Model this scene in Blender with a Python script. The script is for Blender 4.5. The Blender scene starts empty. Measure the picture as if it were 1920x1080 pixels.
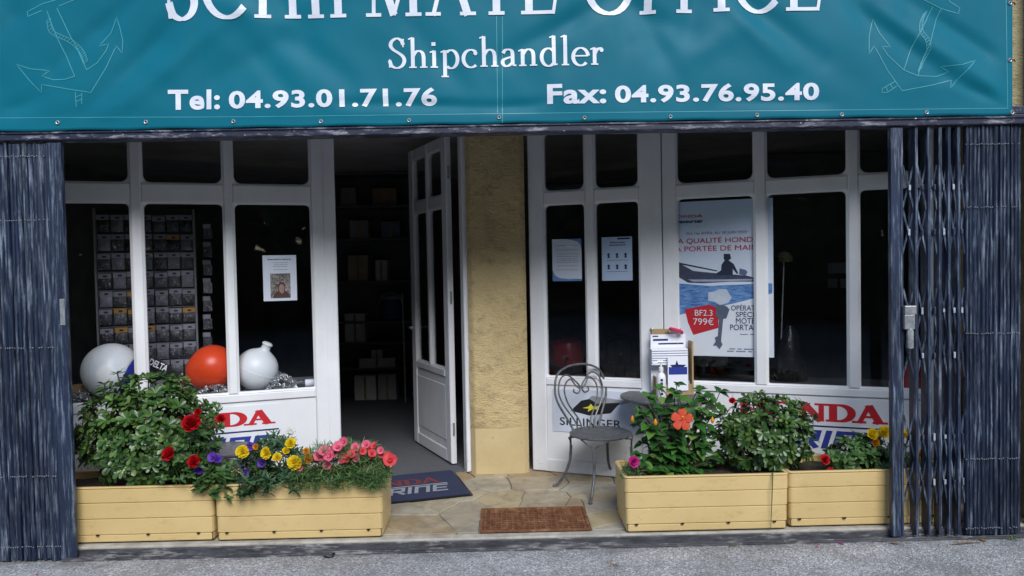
import bpy, bmesh, math, random
from mathutils import Vector, Matrix, noise
R_ = math.radians
random.seed(7)
scn = bpy.context.scene
COL = scn.collection

# ------------------------------------------------------------------ camera
F_PX, CAM_H, CAM_D = 1400.0, 1.55, 4.12
CAM_ROT = (Matrix.Rotation(-R_(0.8), 3, 'Z') @ Matrix.Rotation(R_(90 - 1.7), 3, 'X') @ Matrix.Rotation(R_(-1.1), 3, 'Z'))
CAM_POS = Vector((0, -CAM_D, CAM_H))
cd = bpy.data.cameras.new('camera'); cam = bpy.data.objects.new('camera', cd); COL.objects.link(cam)
cam.matrix_world = Matrix.Translation(CAM_POS) @ CAM_ROT.to_4x4()
cd.sensor_width = 36.0; cd.lens = F_PX / 1920 * 36; cd.clip_end = 600; cd.clip_start = 0.05
scn.camera = cam

# ------------------------------------------------------------------ sky, sun, exposure
SUN_EL, SUN_AZ = 39.0, 14.0          # azimuth: degrees to the right of straight behind the camera
w = bpy.data.worlds.new('World'); scn.world = w; w.use_nodes = True
nt = w.node_tree
bg = nt.nodes['Background']
sky = nt.nodes.new('ShaderNodeTexSky'); sky.sky_type = 'NISHITA'; sky.sun_disc = False
sky.sun_elevation = R_(SUN_EL); sky.sun_rotation = R_(180 - SUN_AZ)
sky.air_density = 1.0; sky.dust_density = .4; sky.ozone_density = 1.6
nt.links.new(sky.outputs[0], bg.inputs[0]); bg.inputs[1].default_value = 0.08
sl = bpy.data.lights.new('sun', 'SUN'); sun = bpy.data.objects.new('sun', sl); COL.objects.link(sun)
sl.energy = 1.5; sl.angle = R_(34); sl.color = (1.0, 0.985, 0.97)
sd = Vector((math.sin(R_(SUN_AZ)) * math.cos(R_(SUN_EL)), -math.cos(R_(SUN_AZ)) * math.cos(R_(SUN_EL)), math.sin(R_(SUN_EL))))
sun.rotation_euler = sd.to_track_quat('Z', 'Y').to_euler(); sun.location = (3, -8, 9)
scn.view_settings.view_transform = 'Standard'; scn.view_settings.look = 'None'
scn.view_settings.exposure = 1.36; scn.view_settings.gamma = 1.0
scn.view_settings.use_curve_mapping = False

# ------------------------------------------------------------------ pixel helpers (a pixel gives a direction; the plane gives the distance)
def ray(px, py): return CAM_ROT @ Vector(((px - 960) / F_PX, -(py - 540) / F_PX, -1))
def atY(px, py, Y):
    d = ray(px, py); return CAM_POS + d * ((Y + CAM_D) / d.y)
def atZ(px, py, Z):
    d = ray(px, py); return CAM_POS + d * ((Z - CAM_H) / d.z)

class Wall:
    """vertical plane: u along, n towards the street, z up"""
    def __init__(s, a, b):
        s.o = Vector((a[0], a[1], 0)); s.t = Vector((b[0]-a[0], b[1]-a[1], 0)).normalized()
        s.n = Vector((s.t.y, -s.t.x, 0))
    def p(s, u, n, z): return s.o + s.t * u + s.n * n + Vector((0, 0, z))
    def hit(s, px, py, n=0.0):
        d = ray(px, py); o = s.o + s.n * n
        k = (o - CAM_POS).dot(s.n) / d.dot(s.n); q = CAM_POS + d * k - s.o
        return q.dot(s.t), q.z
LW = Wall((-2.346, .588), (-1.280, .940))
RW = Wall((.294, 1.251), (2.1585, .509))
FLOOR = 0.06

# ------------------------------------------------------------------ mesh builder
class MB:
    def __init__(s): s.v = []; s.f = []
    def add(s, vs, fs):
        b = len(s.v); s.v += [Vector(v) for v in vs]; s.f += [[i + b for i in f] for f in fs]
    def hexa(s, p):      # p: 8 points, bottom 4 ccw then top 4
        s.add(p, [(3,2,1,0),(4,5,6,7),(0,1,5,4),(1,2,6,5),(2,3,7,6),(3,0,4,7)])
    def box(s, x0, x1, y0, y1, z0, z1):
        s.hexa([(x0,y0,z0),(x1,y0,z0),(x1,y1,z0),(x0,y1,z0),(x0,y0,z1),(x1,y0,z1),(x1,y1,z1),(x0,y1,z1)])
    def wbox(s, W, u0, u1, n0, n1, z0, z1, c=0.0):
        """box on a wall plane, front edges chamfered by c"""
        if c <= 0:
            s.hexa([W.p(u0,n1,z0),W.p(u1,n1,z0),W.p(u1,n0,z0),W.p(u0,n0,z0),W.p(u0,n1,z1),W.p(u1,n1,z1),W.p(u1,n0,z1),W.p(u0,n0,z1)])
        else:
            a=[W.p(u0,n0,z0),W.p(u1,n0,z0),W.p(u1,n0,z1),W.p(u0,n0,z1)]
            b=[W.p(u0,n1-c,z0),W.p(u1,n1-c,z0),W.p(u1,n1-c,z1),W.p(u0,n1-c,z1)]
            d=[W.p(u0+c,n1,z0+c),W.p(u1-c,n1,z0+c),W.p(u1-c,n1,z1-c),W.p(u0+c,n1,z1-c)]
            f=[(3,2,1,0),(8,9,10,11)]
            for i in range(4):
                j=(i+1)%4; f += [(i,j,4+j,4+i),(4+i,4+j,8+j,8+i)]
            s.add(a+b+d, f)
    def tube(s, pts, r, n=8, closed=False, cap=True):
        pts = [Vector(p) for p in pts]; m = len(pts)
        rs = r if isinstance(r, (list, tuple)) else [r]*m
        b = len(s.v); nrm = None
        for i, p in enumerate(pts):
            a = pts[(i-1) % m] if (i or closed) else p
            c = pts[(i+1) % m] if (i < m-1 or closed) else p
            t = (c - a)
            t = t.normalized() if t.length > 1e-9 else Vector((0,0,1))
            if nrm is None:
                nrm = t.cross(Vector((0,0,1)))
                if nrm.length < 1e-3: nrm = t.cross(Vector((1,0,0)))
            nrm = (nrm - t * nrm.dot(t)).normalized(); bn = t.cross(nrm)
            for k in range(n):
                an = 2*math.pi*k/n
                s.v.append(p + (nrm*math.cos(an) + bn*math.sin(an))*rs[i])
        for i in range(m if closed else m-1):
            j = (i+1) % m
            for k in range(n):
                l = (k+1) % n
                s.f.append([b+i*n+k, b+i*n+l, b+j*n+l, b+j*n+k])
        if cap and not closed:
            s.f.append([b+k for k in range(n)][::-1]); s.f.append([b+(m-1)*n+k for k in range(n)])
    def lathe(s, prof, o=(0,0,0), n=20, M=None):
        b = len(s.v); o = Vector(o)
        for (r, z) in prof:
            for k in range(n):
                a = 2*math.pi*k/n; q = Vector((r*math.cos(a), r*math.sin(a), z))
                s.v.append(o + (M @ q if M else q))
        for i in range(len(prof)-1):
            for k in range(n):
                l = (k+1) % n
                s.f.append([b+i*n+k, b+i*n+l, b+(i+1)*n+l, b+(i+1)*n+k])
        s.f.append([b+k for k in range(n)][::-1]); s.f.append([b+(len(prof)-1)*n+k for k in range(n)])
    def prism(s, poly, fn, d0, d1):
        """2-d polygon (ccw) mapped by fn(u, v, d), extruded d0 -> d1 (d1 towards viewer)"""
        n = len(poly)
        vs = [fn(u, v, d0) for u, v in poly] + [fn(u, v, d1) for u, v in poly]
        s.add(vs, [tuple(range(n))[::-1], tuple(range(n, 2*n))] + [(i, (i+1)%n, n+(i+1)%n, n+i) for i in range(n)])
    def mesh(s, name, mat, smooth=False, org=Vector((0,0,0))):
        me = bpy.data.meshes.new(name)
        me.from_pydata([v - org for v in s.v], [], s.f)
        if mat: me.materials.append(mat)
        if smooth:
            me.polygons.foreach_set('use_smooth', [True]*len(me.polygons))
            if hasattr(me, 'set_sharp_from_angle'): me.set_sharp_from_angle(angle=R_(smooth if smooth is not True else 40))
        me.update(); return me

WLOC = {}
def tag(o, label=None, cat=None, group=None, kind=None):
    if label: o['label'] = label
    if cat: o['category'] = cat
    if group: o['group'] = group
    if kind: o['kind'] = kind
    return o
def thing(name, loc, label, cat, group=None, kind=None):
    o = bpy.data.objects.new(name, None); COL.objects.link(o); o.location = loc; o.empty_display_size = .1
    WLOC[o.name] = Vector(loc); return tag(o, label, cat, group, kind)
def put(name, mb, mat, parent=None, smooth=False, bevel=0):
    """mesh from world-space builder; origin at its bottom centre"""
    xs=[v.x for v in mb.v]; ys=[v.y for v in mb.v]; zs=[v.z for v in mb.v]
    c = Vector(((min(xs)+max(xs))/2, (min(ys)+max(ys))/2, min(zs)))
    o = bpy.data.objects.new(name, mb.mesh(name, mat, smooth, c)); COL.objects.link(o)
    WLOC[o.name] = c
    if parent: o.parent = parent; o.location = c - WLOC[parent.name]
    else: o.location = c
    if bevel:
        m = o.modifiers.new('bevel','BEVEL'); m.width = bevel; m.segments = 2; m.limit_method = 'ANGLE'; m.angle_limit = R_(40)
        m.harden_normals = False
    return o
def inst(name, me, M, parent):
    o = bpy.data.objects.new(name, me); COL.objects.link(o); o.parent = parent
    o.matrix_basis = Matrix.Translation(-WLOC[parent.name]) @ M
    WLOC[o.name] = M.to_translation(); return o
def catmull(P, n=6, closed=False):
    P = [Vector(p) for p in P]; out = []; m = len(P)
    for i in range(m if closed else m-1):
        if closed: a,b,c,d = P[i-1],P[i],P[(i+1)%m],P[(i+2)%m]
        else: a,b,c,d = P[max(i-1,0)],P[i],P[i+1],P[min(i+2,m-1)]
        for k in range(n):
            t = k/n
            out.append(.5*((2*b)+(c-a)*t+(2*a-5*b+4*c-d)*t*t+(3*b-a-3*c+d)*t**3))
    if not closed: out.append(P[-1])
    return out

# ------------------------------------------------------------------ materials
def lin(r, g, b):
    f = lambda c: (c/255/12.92 if c <= 10 else ((c/255+.055)/1.055)**2.4)
    return (f(r), f(g), f(b), 1)
class Mat:
    def __init__(s, name, rough=.6, spec=.4):
        s.m = bpy.data.materials.new(name); s.m.use_nodes = True; s.t = s.m.node_tree
        s.b = s.t.nodes['Principled BSDF']; s.b.inputs['Roughness'].default_value = rough
        s.b.inputs['Specular IOR Level'].default_value = spec
        s.out = s.t.nodes['Material Output']
    def n(s, t, **k):
        q = s.t.nodes.new(t)
        for a, v in k.items(): setattr(q, a, v)
        return q
    def l(s, a, b): s.t.links.new(a, b)
    def pos(s, scale=(1,1,1), obj=False):
        g = s.n('ShaderNodeTexCoord').outputs['Object'] if obj else s.n('ShaderNodeNewGeometry').outputs['Position']
        mp = s.n('ShaderNodeMapping'); mp.inputs['Scale'].default_value = scale; s.l(g, mp.inputs['Vector']); return mp.outputs[0]
    def noise(s, scale, detail=4, vec=None, rough=.55, dist=0):
        q = s.n('ShaderNodeTexNoise'); q.inputs['Scale'].default_value = scale; q.inputs['Detail'].default_value = detail
        q.inputs['Roughness'].default_value = rough; q.inputs['Distortion'].default_value = dist
        s.l(vec if vec is not None else s.pos(), q.inputs['Vector']); return q.outputs['Fac']
    def ramp(s, fac, stops):
        q = s.n('ShaderNodeValToRGB'); e = q.color_ramp.elements
        e[0].position, e[0].color = stops[0][0], stops[0][1]; e[1].position, e[1].color = stops[-1][0], stops[-1][1]
        for p, c in stops[1:-1]:
            k = e.new(p); k.color = c
        s.l(fac, q.inputs[0]); return q.outputs[0]
    def mix(s, a, b, fac, mode='MIX'):
        q = s.n('ShaderNodeMix', data_type='RGBA', blend_type=mode)
        for sock, v in ((q.inputs[6], a), (q.inputs[7], b), (q.inputs[0], fac)):
            if isinstance(v, (tuple, float, int)): sock.default_value = v
            else: s.l(v, sock)
        return q.outputs[2]
    def col(s, c):
        if isinstance(c, tuple): s.b.inputs['Base Color'].default_value = c
        else: s.l(c, s.b.inputs['Base Color'])
        return s
    def bump(s, h, strength=.3, dist=.01):
        q = s.n('ShaderNodeBump'); q.inputs['Strength'].default_value = strength; q.inputs['Distance'].default_value = dist
        s.l(h, q.inputs['Height']); s.l(q.outputs[0], s.b.inputs['Normal']); return s
    def rgh(s, v): s.l(v, s.b.inputs['Roughness']); return s
def g(v, a=1): return (v, v, v, 1)
BW = [(0, g(0)), (1, g(1))]

def simple(name, c, rough=.5, var=.12, scale=14, bump=0, spec=.4, metal=0):
    """plain coloured surface with a little mottling"""
    M = Mat(name, rough, spec); d = tuple(x*(1-var) for x in c[:3])+(1,); u = tuple(min(1, x*(1+var)) for x in c[:3])+(1,)
    nz = M.noise(scale, 5); M.col(M.ramp(nz, [(.3, d), (.7, u)])); M.b.inputs['Metallic'].default_value = metal
    if bump: M.bump(M.noise(scale*6, 3), bump, .004)
    return M.m

def m_white():
    M = Mat('white_paint', .42)
    base = M.ramp(M.noise(3, 5), [(.3, (.70,.71,.74,1)), (.7, (.80,.81,.83,1))])
    chips = M.ramp(M.noise(22, 7, rough=.75), [(.62, g(0)), (.68, g(1))])
    sep = M.n('ShaderNodeSeparateXYZ'); M.l(M.n('ShaderNodeNewGeometry').outputs['Position'], sep.inputs[0])
    low = M.ramp(sep.outputs[2], [(.06, g(1)), (.34, g(0.10))])
    k = M.mix(chips, low, 1.0, 'MULTIPLY')
    streak = M.ramp(M.noise(4, 5, M.pos((1.5,1.5,.6))), [(.5, g(0)), (.85, g(.30))])
    base = M.mix(base, (.50,.49,.46,1), streak)
    M.col(M.mix(base, (.30,.27,.22,1), k)); M.bump(M.noise(30, 4, M.pos((1,1,.35))), .10, .003); return M.m
WHITE = m_white()

def m_navy():
    M = Mat('navy_paint_chalky', .42)
    st = M.noise(120, 5, M.pos((1.0, .3, .045)), .6); st2 = M.noise(34, 7, M.pos((1,.4,.12)), .75); patch = M.noise(2.6, 5, M.pos((1,1,.8)), .6)
    k1 = M.ramp(st, [(.47, g(0)), (.60, g(1))]); k2 = M.ramp(st2, [(.43, g(0)), (.62, g(1))])
    kk = M.mix(k1, k2, 1.0, 'MULTIPLY'); kk = M.mix(kk, M.ramp(patch, [(.30, g(.30)), (.62, g(1))]), 1.0, 'MULTIPLY')
    base = M.ramp(patch, [(.3, (.010,.016,.034,1)), (.7, (.021,.035,.072,1))])
    c = M.mix(base, (.27,.32,.40,1), kk)
    chip = M.ramp(M.noise(150, 5, M.pos((1,1,.6)), .8), [(.70, g(0)), (.73, g(1))])
    c = M.mix(c, (.60,.62,.64,1), chip)
    M.col(c); M.bump(st, .2, .003); return M.m
NAVY = m_navy()
def m_navy_rail():
    M = Mat('navy_rail_worn', .4)
    st = M.noise(14, 7, M.pos((.6, 2, 3)), .7)
    c = M.mix((.022,.026,.05,1), (.34,.34,.40,1), M.ramp(st, [(.52, g(0)), (.66, g(.75))]))
    chip = M.ramp(M.noise(60, 6, M.pos((.5,1,1)), .75), [(.63, g(0)), (.67, g(1))])
    M.col(M.mix(c, (.62,.62,.60,1), chip)); M.bump(st, .2, .003); return M.m
RAIL = m_navy_rail()

def m_banner():
    M = Mat('teal_tarpaulin', .5, .14)
    c = M.ramp(M.noise(1.4, 4), [(.3, (.002,.112,.165,1)), (.7, (.003,.132,.190,1))])
    gr = M.noise(420, 2); M.col(M.mix(c, (.006,.15,.21,1), M.ramp(gr, [(.5, g(0)), (.9, g(.3))]))); M.bump(gr, .06, .002); return M.m
TEAL = m_banner()
TEAL_LINE = simple('pale_teal_print', (.045,.26,.31,1), .45)
def m_letter():
    M = Mat('white_vinyl_letters', .4)
    c = M.ramp(M.noise(8, 5), [(.35, (.56,.60,.68,1)), (.65, (.68,.71,.77,1))])
    wv = M.n('ShaderNodeTexWave', wave_type='BANDS', bands_direction='Z'); wv.inputs['Scale'].default_value = 5.5
    wv.inputs['Distortion'].default_value = 1.2; M.l(M.pos((1,1,1.6)), wv.inputs['Vector'])
    crk = M.ramp(wv.outputs['Fac'], [(0, g(.6)), (.0012, g(0))])
    k = M.mix(crk, M.ramp(M.noise(6, 3), [(.5, g(0)), (.55, g(1))]), 1.0, 'MULTIPLY')
    M.col(M.mix(c, (.12,.24,.30,1), k)); return M.m
LETTER = m_letter()

def m_plastic():
    M = Mat('sand_yellow_plastic', .42)
    c = M.ramp(M.noise(2.2, 5), [(.3, (.60,.435,.185,1)), (.7, (.69,.51,.235,1))])
    scr = M.ramp(M.noise(70, 6, M.pos((.35,1,1)), .75), [(.66, g(0)), (.70, g(1))])
    c = M.mix(c, (.82,.76,.60,1), scr)
    spot = M.ramp(M.noise(45, 5, rough=.8), [(.71, g(0)), (.74, g(1))]); c = M.mix(c, (.16,.09,.04,1), spot)
    dirt = M.ramp(M.noise(13, 8, M.pos((.7,1,1.6)), .8), [(.55, g(0)), (.80, g(.6))])
    c = M.mix(c, (.30,.20,.08,1), dirt); M.col(c); M.bump(M.noise(25, 3), .05, .004); return M.m
PLASTIC = m_plastic()

def m_stucco(name, a, b, dk):
    M = Mat(name, .9, .2)
    c = M.ramp(M.noise(2.6, 6), [(.3, a), (.7, b)])
    stain = M.ramp(M.noise(9, 8, M.pos((1,1,1.3)), .75), [(.52, g(0)), (.70, g(.85))]); c = M.mix(c, dk, stain)
    vo = M.n('ShaderNodeTexVoronoi'); vo.inputs['Scale'].default_value = 55; M.l(M.pos((1.0,1,1.9)), vo.inputs['Vector'])
    h = M.mix(M.noise(38, 7, M.pos((.8,1,1.5)), .65), vo.outputs['Distance'], .35)
    M.col(c); M.bump(h, .9, .012); return M.m
STUCCO = m_stucco('ochre_stucco', (.47,.36,.185,1), (.60,.47,.25,1), (.27,.21,.12,1))
STUCCO_OUT = m_stucco('olive_stucco', (.28,.24,.13,1), (.40,.34,.20,1), (.12,.11,.06,1))
def m_smooth_render():
    M = Mat('smooth_ochre_render', .85, .25)
    c = M.ramp(M.noise(3, 6), [(.3, (.50,.385,.20,1)), (.7, (.60,.475,.26,1))])
    M.col(M.mix(c, (.30,.27,.22,1), M.ramp(M.noise(14, 6, rough=.7), [(.62, g(0)), (.70, g(.8))]))); M.bump(M.noise(30, 5), .3, .006); return M.m
RENDERED = m_smooth_render()

def m_asphalt():
    M = Mat('asphalt', .88, .3)
    vo = M.n('ShaderNodeTexVoronoi'); vo.inputs['Scale'].default_value = 130; M.l(M.pos(), vo.inputs['Vector'])
    sep = M.n('ShaderNodeSeparateColor'); M.l(vo.outputs['Color'], sep.inputs[0])
    ag = M.ramp(sep.outputs[0], [(0, (.17,.17,.175,1)), (.35, (.30,.30,.305,1)), (.8, (.38,.38,.385,1)), (1, (.62,.62,.61,1))])
    big = M.ramp(M.noise(1.7, 6, rough=.65), [(.3, g(.85)), (.7, g(1.35))]); c = M.mix(ag, big, 1.0, 'MULTIPLY')
    M.col(M.mix(c, (.16,.155,.14,1), M.ramp(M.noise(5, 6), [(.5, g(0)), (.8, g(.7))])))
    sp = M.n('ShaderNodeSeparateXYZ'); M.l(M.n('ShaderNodeNewGeometry').outputs['Position'], sp.inputs[0])
    mr = M.n('ShaderNodeMapRange'); mr.inputs[1].default_value = -.22; mr.inputs[2].default_value = -.10; M.l(sp.outputs[1], mr.inputs[0])
    ed = M.mix(mr.outputs[0], M.ramp(M.noise(6, 8, M.pos((1,2,1)), .7), [(.40, g(0)), (.62, g(.7))]), 1.0, 'MULTIPLY')
    cur = M.b.inputs['Base Color'].links[0].from_socket; M.col(M.mix(cur, (.10,.092,.078,1), ed))
    M.bump(vo.outputs['Distance'], .8, .006); return M.m
ASPHALT = m_asphalt()

def m_flag():
    M = Mat('flagstone', .72, .35)
    oi = M.n('ShaderNodeObjectInfo')
    base = M.ramp(oi.outputs['Random'], [(0, (.33,.24,.13,1)), (.25, (.40,.33,.22,1)), (.5, (.30,.29,.25,1)), (.75, (.44,.36,.22,1)), (1, (.36,.34,.29,1))])
    n1 = M.noise(7, 7, rough=.65, dist=.8)
    c = M.mix(base, (.17,.14,.10,1), M.ramp(n1, [(.45, g(0)), (.72, g(.7))]))
    c = M.mix(c, (.52,.49,.42,1), M.ramp(M.noise(4.3, 6, rough=.7), [(.52, g(0)), (.75, g(.65))]))
    M.col(c); M.bump(M.noise(18, 6), .35, .008); return M.m
FLAG = m_flag()
MORTAR = simple('mortar', (.40,.36,.29,1), .9, .25, 20, .4)
CONCRETE = simple('concrete_edge', (.42,.39,.33,1), .85, .3, 12, .3)

def m_leaf(name, stops, rough=.34, spec=.5, trans=.12):
    M = Mat(name, rough, spec)
    ge = M.n('ShaderNodeNewGeometry'); oi = M.n('ShaderNodeObjectInfo')
    add = M.n('ShaderNodeMath', operation='ADD'); M.l(ge.outputs['Random Per Island'], add.inputs[0]); M.l(oi.outputs['Random'], add.inputs[1])
    fr = M.n('ShaderNodeMath', operation='FRACT'); M.l(add.outputs[0], fr.inputs[0])
    c = M.ramp(fr.outputs[0], stops)
    c2 = M.mix(c, (.16,.22,.10,1), .35)
    c = M.mix(c, c2, ge.outputs['Backfacing']); M.col(c)
    tr = M.n('ShaderNodeBsdfTranslucent'); M.l(c, tr.inputs[0])
    mx = M.n('ShaderNodeMixShader'); mx.inputs[0].default_value = trans
    M.l(M.b.outputs[0], mx.inputs[1]); M.l(tr.outputs[0], mx.inputs[2]); M.l(mx.outputs[0], M.out.inputs[0]); return M.m
LEAF_BUSH = m_leaf('glossy_bush_leaf', [(0,(.020,.052,.012,1)),(.4,(.042,.104,.022,1)),(.8,(.075,.155,.032,1)),(1,(.14,.21,.055,1))])
LEAF_HIB = m_leaf('hibiscus_leaf', [(0,(.016,.065,.014,1)),(.5,(.035,.125,.024,1)),(.88,(.07,.19,.035,1)),(1,(.18,.29,.06,1))], .3)
LEAF_SOFT = m_leaf('soft_leaf', [(0,(.03,.08,.02,1)),(.5,(.055,.13,.03,1)),(1,(.10,.19,.05,1))], .5)
LEAF_FINE = m_leaf('fine_leaf', [(0,(.035,.085,.025,1)),(.5,(.075,.16,.045,1)),(1,(.16,.26,.08,1))], .55)
LEAF_MARI = m_leaf('marigold_leaf', [(0,(.015,.05,.02,1)),(.6,(.03,.085,.03,1)),(1,(.06,.13,.045,1))], .5)
def m_petal(name, a, b, trans=.25):
    M = Mat(name, .55, .3); ge = M.n('ShaderNodeNewGeometry')
    c = M.ramp(ge.outputs['Random Per Island'], [(0, a), (1, b)]); M.col(c)
    tr = M.n('ShaderNodeBsdfTranslucent'); M.l(c, tr.inputs[0]); mx = M.n('ShaderNodeMixShader'); mx.inputs[0].default_value = trans
    M.l(M.b.outputs[0], mx.inputs[1]); M.l(tr.outputs[0], mx.inputs[2]); M.l(mx.outputs[0], M.out.inputs[0]); return M.m
P_RED = m_petal('red_petal', (.42,.004,.010,1), (.62,.012,.02,1)); P_YEL = m_petal('yellow_petal', (.82,.60,.01,1), (.90,.74,.04,1))
P_ORA = m_petal('orange_petal', (.75,.28,.01,1), (.80,.42,.02,1)); P_PUR = m_petal('violet_petal', (.07,.02,.25,1), (.16,.06,.45,1))
P_PNK = m_petal('pink_petal', (.74,.09,.20,1), (.86,.24,.34,1)); P_MAG = m_petal('magenta_petal', (.50,.02,.22,1), (.62,.04,.30,1))
P_HIB = m_petal('coral_petal', (.72,.06,.03,1), (.80,.13,.06,1)); P_WHT = m_petal('white_petal', (.75,.75,.70,1), (.82,.82,.78,1))
STEM = simple('green_stem', (.06,.10,.03,1), .6); BARK = simple('grey_brown_bark', (.10,.075,.05,1), .85, .3, 40, .4)
SOIL = simple('dark_soil', (.035,.026,.018,1), .95, .4, 60, .6)

def m_iron():
    M = Mat('grey_wrought_iron', .42, .5)
    c = M.ramp(M.noise(30, 6, rough=.7), [(.40, (.075,.08,.088,1)), (.62, (.16,.165,.175,1))])
    M.col(M.mix(c, (.42,.41,.40,1), M.ramp(M.noise(75, 5, rough=.75), [(.66, g(0)), (.72, g(.8))]))); M.b.inputs['Metallic'].default_value = .25; return M.m
IRON = m_iron()
STEEL = simple('galvanised_steel', (.42,.43,.44,1), .35, .3, 40, .1, metal=.6)
def m_rust():
    M = Mat('rusty_iron', .85, .25)
    n1 = M.noise(22, 6, rough=.7)
    M.col(M.ramp(n1, [(.3, (.10,.038,.018,1)), (.5, (.20,.085,.04,1)), (.72, (.36,.20,.11,1))])); M.bump(n1, .4, .004); return M.m
RUST = m_rust()
DIRT = simple('rust_dirt', (.025,.012,.008,1), .95, .5, 60, .5)
def m_glass():
    M = Mat('window_glass', .02)
    tr = M.n('ShaderNodeBsdfTransparent'); tr.inputs[0].default_value = (.965,.975,.985,1)
    gl = M.n('ShaderNodeBsdfGlossy'); gl.inputs['Roughness'].default_value = .02
    fr = M.n('ShaderNodeFresnel'); mr = M.n('ShaderNodeMapRange'); mr.inputs[3].default_value = 1.4; mr.inputs[4].default_value = 1/1.4
    M.l(M.n('ShaderNodeNewGeometry').outputs['Backfacing'], mr.inputs[0]); M.l(mr.outputs[0], fr.inputs[0])
    mx = M.n('ShaderNodeMixShader'); M.l(fr.outputs[0], mx.inputs[0]); M.l(tr.outputs[0], mx.inputs[1]); M.l(gl.outputs[0], mx.inputs[2])
    M.l(mx.outputs[0], M.out.inputs[0]); return M.m
GLASS = m_glass()
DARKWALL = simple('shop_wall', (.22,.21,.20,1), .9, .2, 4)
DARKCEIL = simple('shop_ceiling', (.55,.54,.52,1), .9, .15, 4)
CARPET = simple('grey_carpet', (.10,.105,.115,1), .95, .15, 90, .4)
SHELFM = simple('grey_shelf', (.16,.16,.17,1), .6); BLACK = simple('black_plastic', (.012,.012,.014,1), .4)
CARD = simple('brown_cardboard', (.36,.25,.13,1), .8, .15, 10, .1); PAPER = simple('white_paper', (.76,.78,.86,1), .6, .03, 3)
BOXW = simple('white_carton', (.62,.62,.62,1), .6, .08, 6); REDP = simple('red_print', (.52,.02,.03,1), .45, .06); NAVYP = simple('navy_print', (.012,.02,.10,1), .45, .06)
BLUEP = simple('blue_print', (.025,.045,.28,1), .45, .06); BLACKP = simple('black_print', (.015,.015,.018,1), .45, .06); YELP = simple('yellow_print', (.72,.66,.05,1), .5, .05)
SIGNW = simple('white_sign_sheet', (.74,.76,.80,1), .35, .03, 3); SIGNB = simple('pale_sign_sheet', (.58,.63,.74,1), .35, .04, 3)
VINYLW = simple('white_vinyl', (.76,.78,.80,1), .35, .04, 5); VINYLR = simple('orange_red_vinyl', (.70,.062,.015,1), .32, .08, 5); VINYLB = simple('blue_vinyl', (.012,.035,.30,1), .35, .08, 5)
def m_pouch():
    M = Mat('clear_pouch', .16, .6); v = M.noise(60, 5, dist=1.5)
    oi = M.n('ShaderNodeObjectInfo')
    base = M.ramp(oi.outputs['Random'], [(0, (.02,.02,.024,1)), (.6, (.06,.063,.075,1)), (1, (.18,.19,.22,1))])
    M.col(M.mix(base, (.55,.57,.62,1), M.ramp(v, [(.60, g(0)), (.72, g(.8))]))); M.bump(v, .8, .01); return M.m  # pale noise patches in the colour imitate highlights on crinkled plastic
POUCH = m_pouch()
HEAD_W = simple('grey_header_card', (.22,.22,.26,1), .6, .1, 20); HEAD_O = simple('orange_header_card', (.38,.19,.05,1), .6, .1, 20)

# ------------------------------------------------------------------ lettering
def clean2d(v):
    return v
_tx = {}
def text2d(s, offset=0.0, spacing=1.0):
    """letters of the built-in font as flat polygons"""
    cu = bpy.data.curves.new('tmp', 'FONT'); cu.body = s; cu.size = 1; cu.offset = offset; cu.space_character = spacing; cu.resolution_u = 4; cu.fill_mode = 'FRONT'
    o = bpy.data.objects.new('tmp', cu); COL.objects.link(o); bpy.context.view_layer.update()
    me = bpy.data.meshes.new_from_object(o.evaluated_get(bpy.context.evaluated_depsgraph_get()))
    vs = [(v.co.x, v.co.y, 0) for v in me.vertices]; fs = [list(p.vertices) for p in me.polygons]
    bpy.data.objects.remove(o); bpy.data.curves.remove(cu); bpy.data.meshes.remove(me)
    return vs, fs
def nib(pts, thick, thin, closed=False, power=1.0):
    pts = [Vector((p[0], p[1])) for p in pts]; m = len(pts); vs = []; fs = []
    for i, p in enumerate(pts):
        a = pts[(i-1) % m] if (i or closed) else p; c = pts[(i+1) % m] if (i < m-1 or closed) else p
        t = (c - a).normalized(); nn = Vector((-t.y, t.x)); h = (thin + (thick - thin) * abs(t.y)**power) / 2
        vs += [(p + nn*h), (p - nn*h)]
    for i in range(m if closed else m-1):
        j = (i+1) % m; fs.append([2*i+1, 2*j+1, 2*j, 2*i])
    return vs, fs
def ell(cx, cy, rx, ry, a0=0, a1=360, n=28):
    return [(cx + rx*math.cos(R_(a0+(a1-a0)*i/n)), cy + ry*math.sin(R_(a0+(a1-a0)*i/n))) for i in range(n if abs(a1-a0) >= 360 else n+1)]
def cat2(P, n=5): return [(q.x, q.y) for q in catmull([(a, b, 0) for a, b in P], n)]
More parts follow.
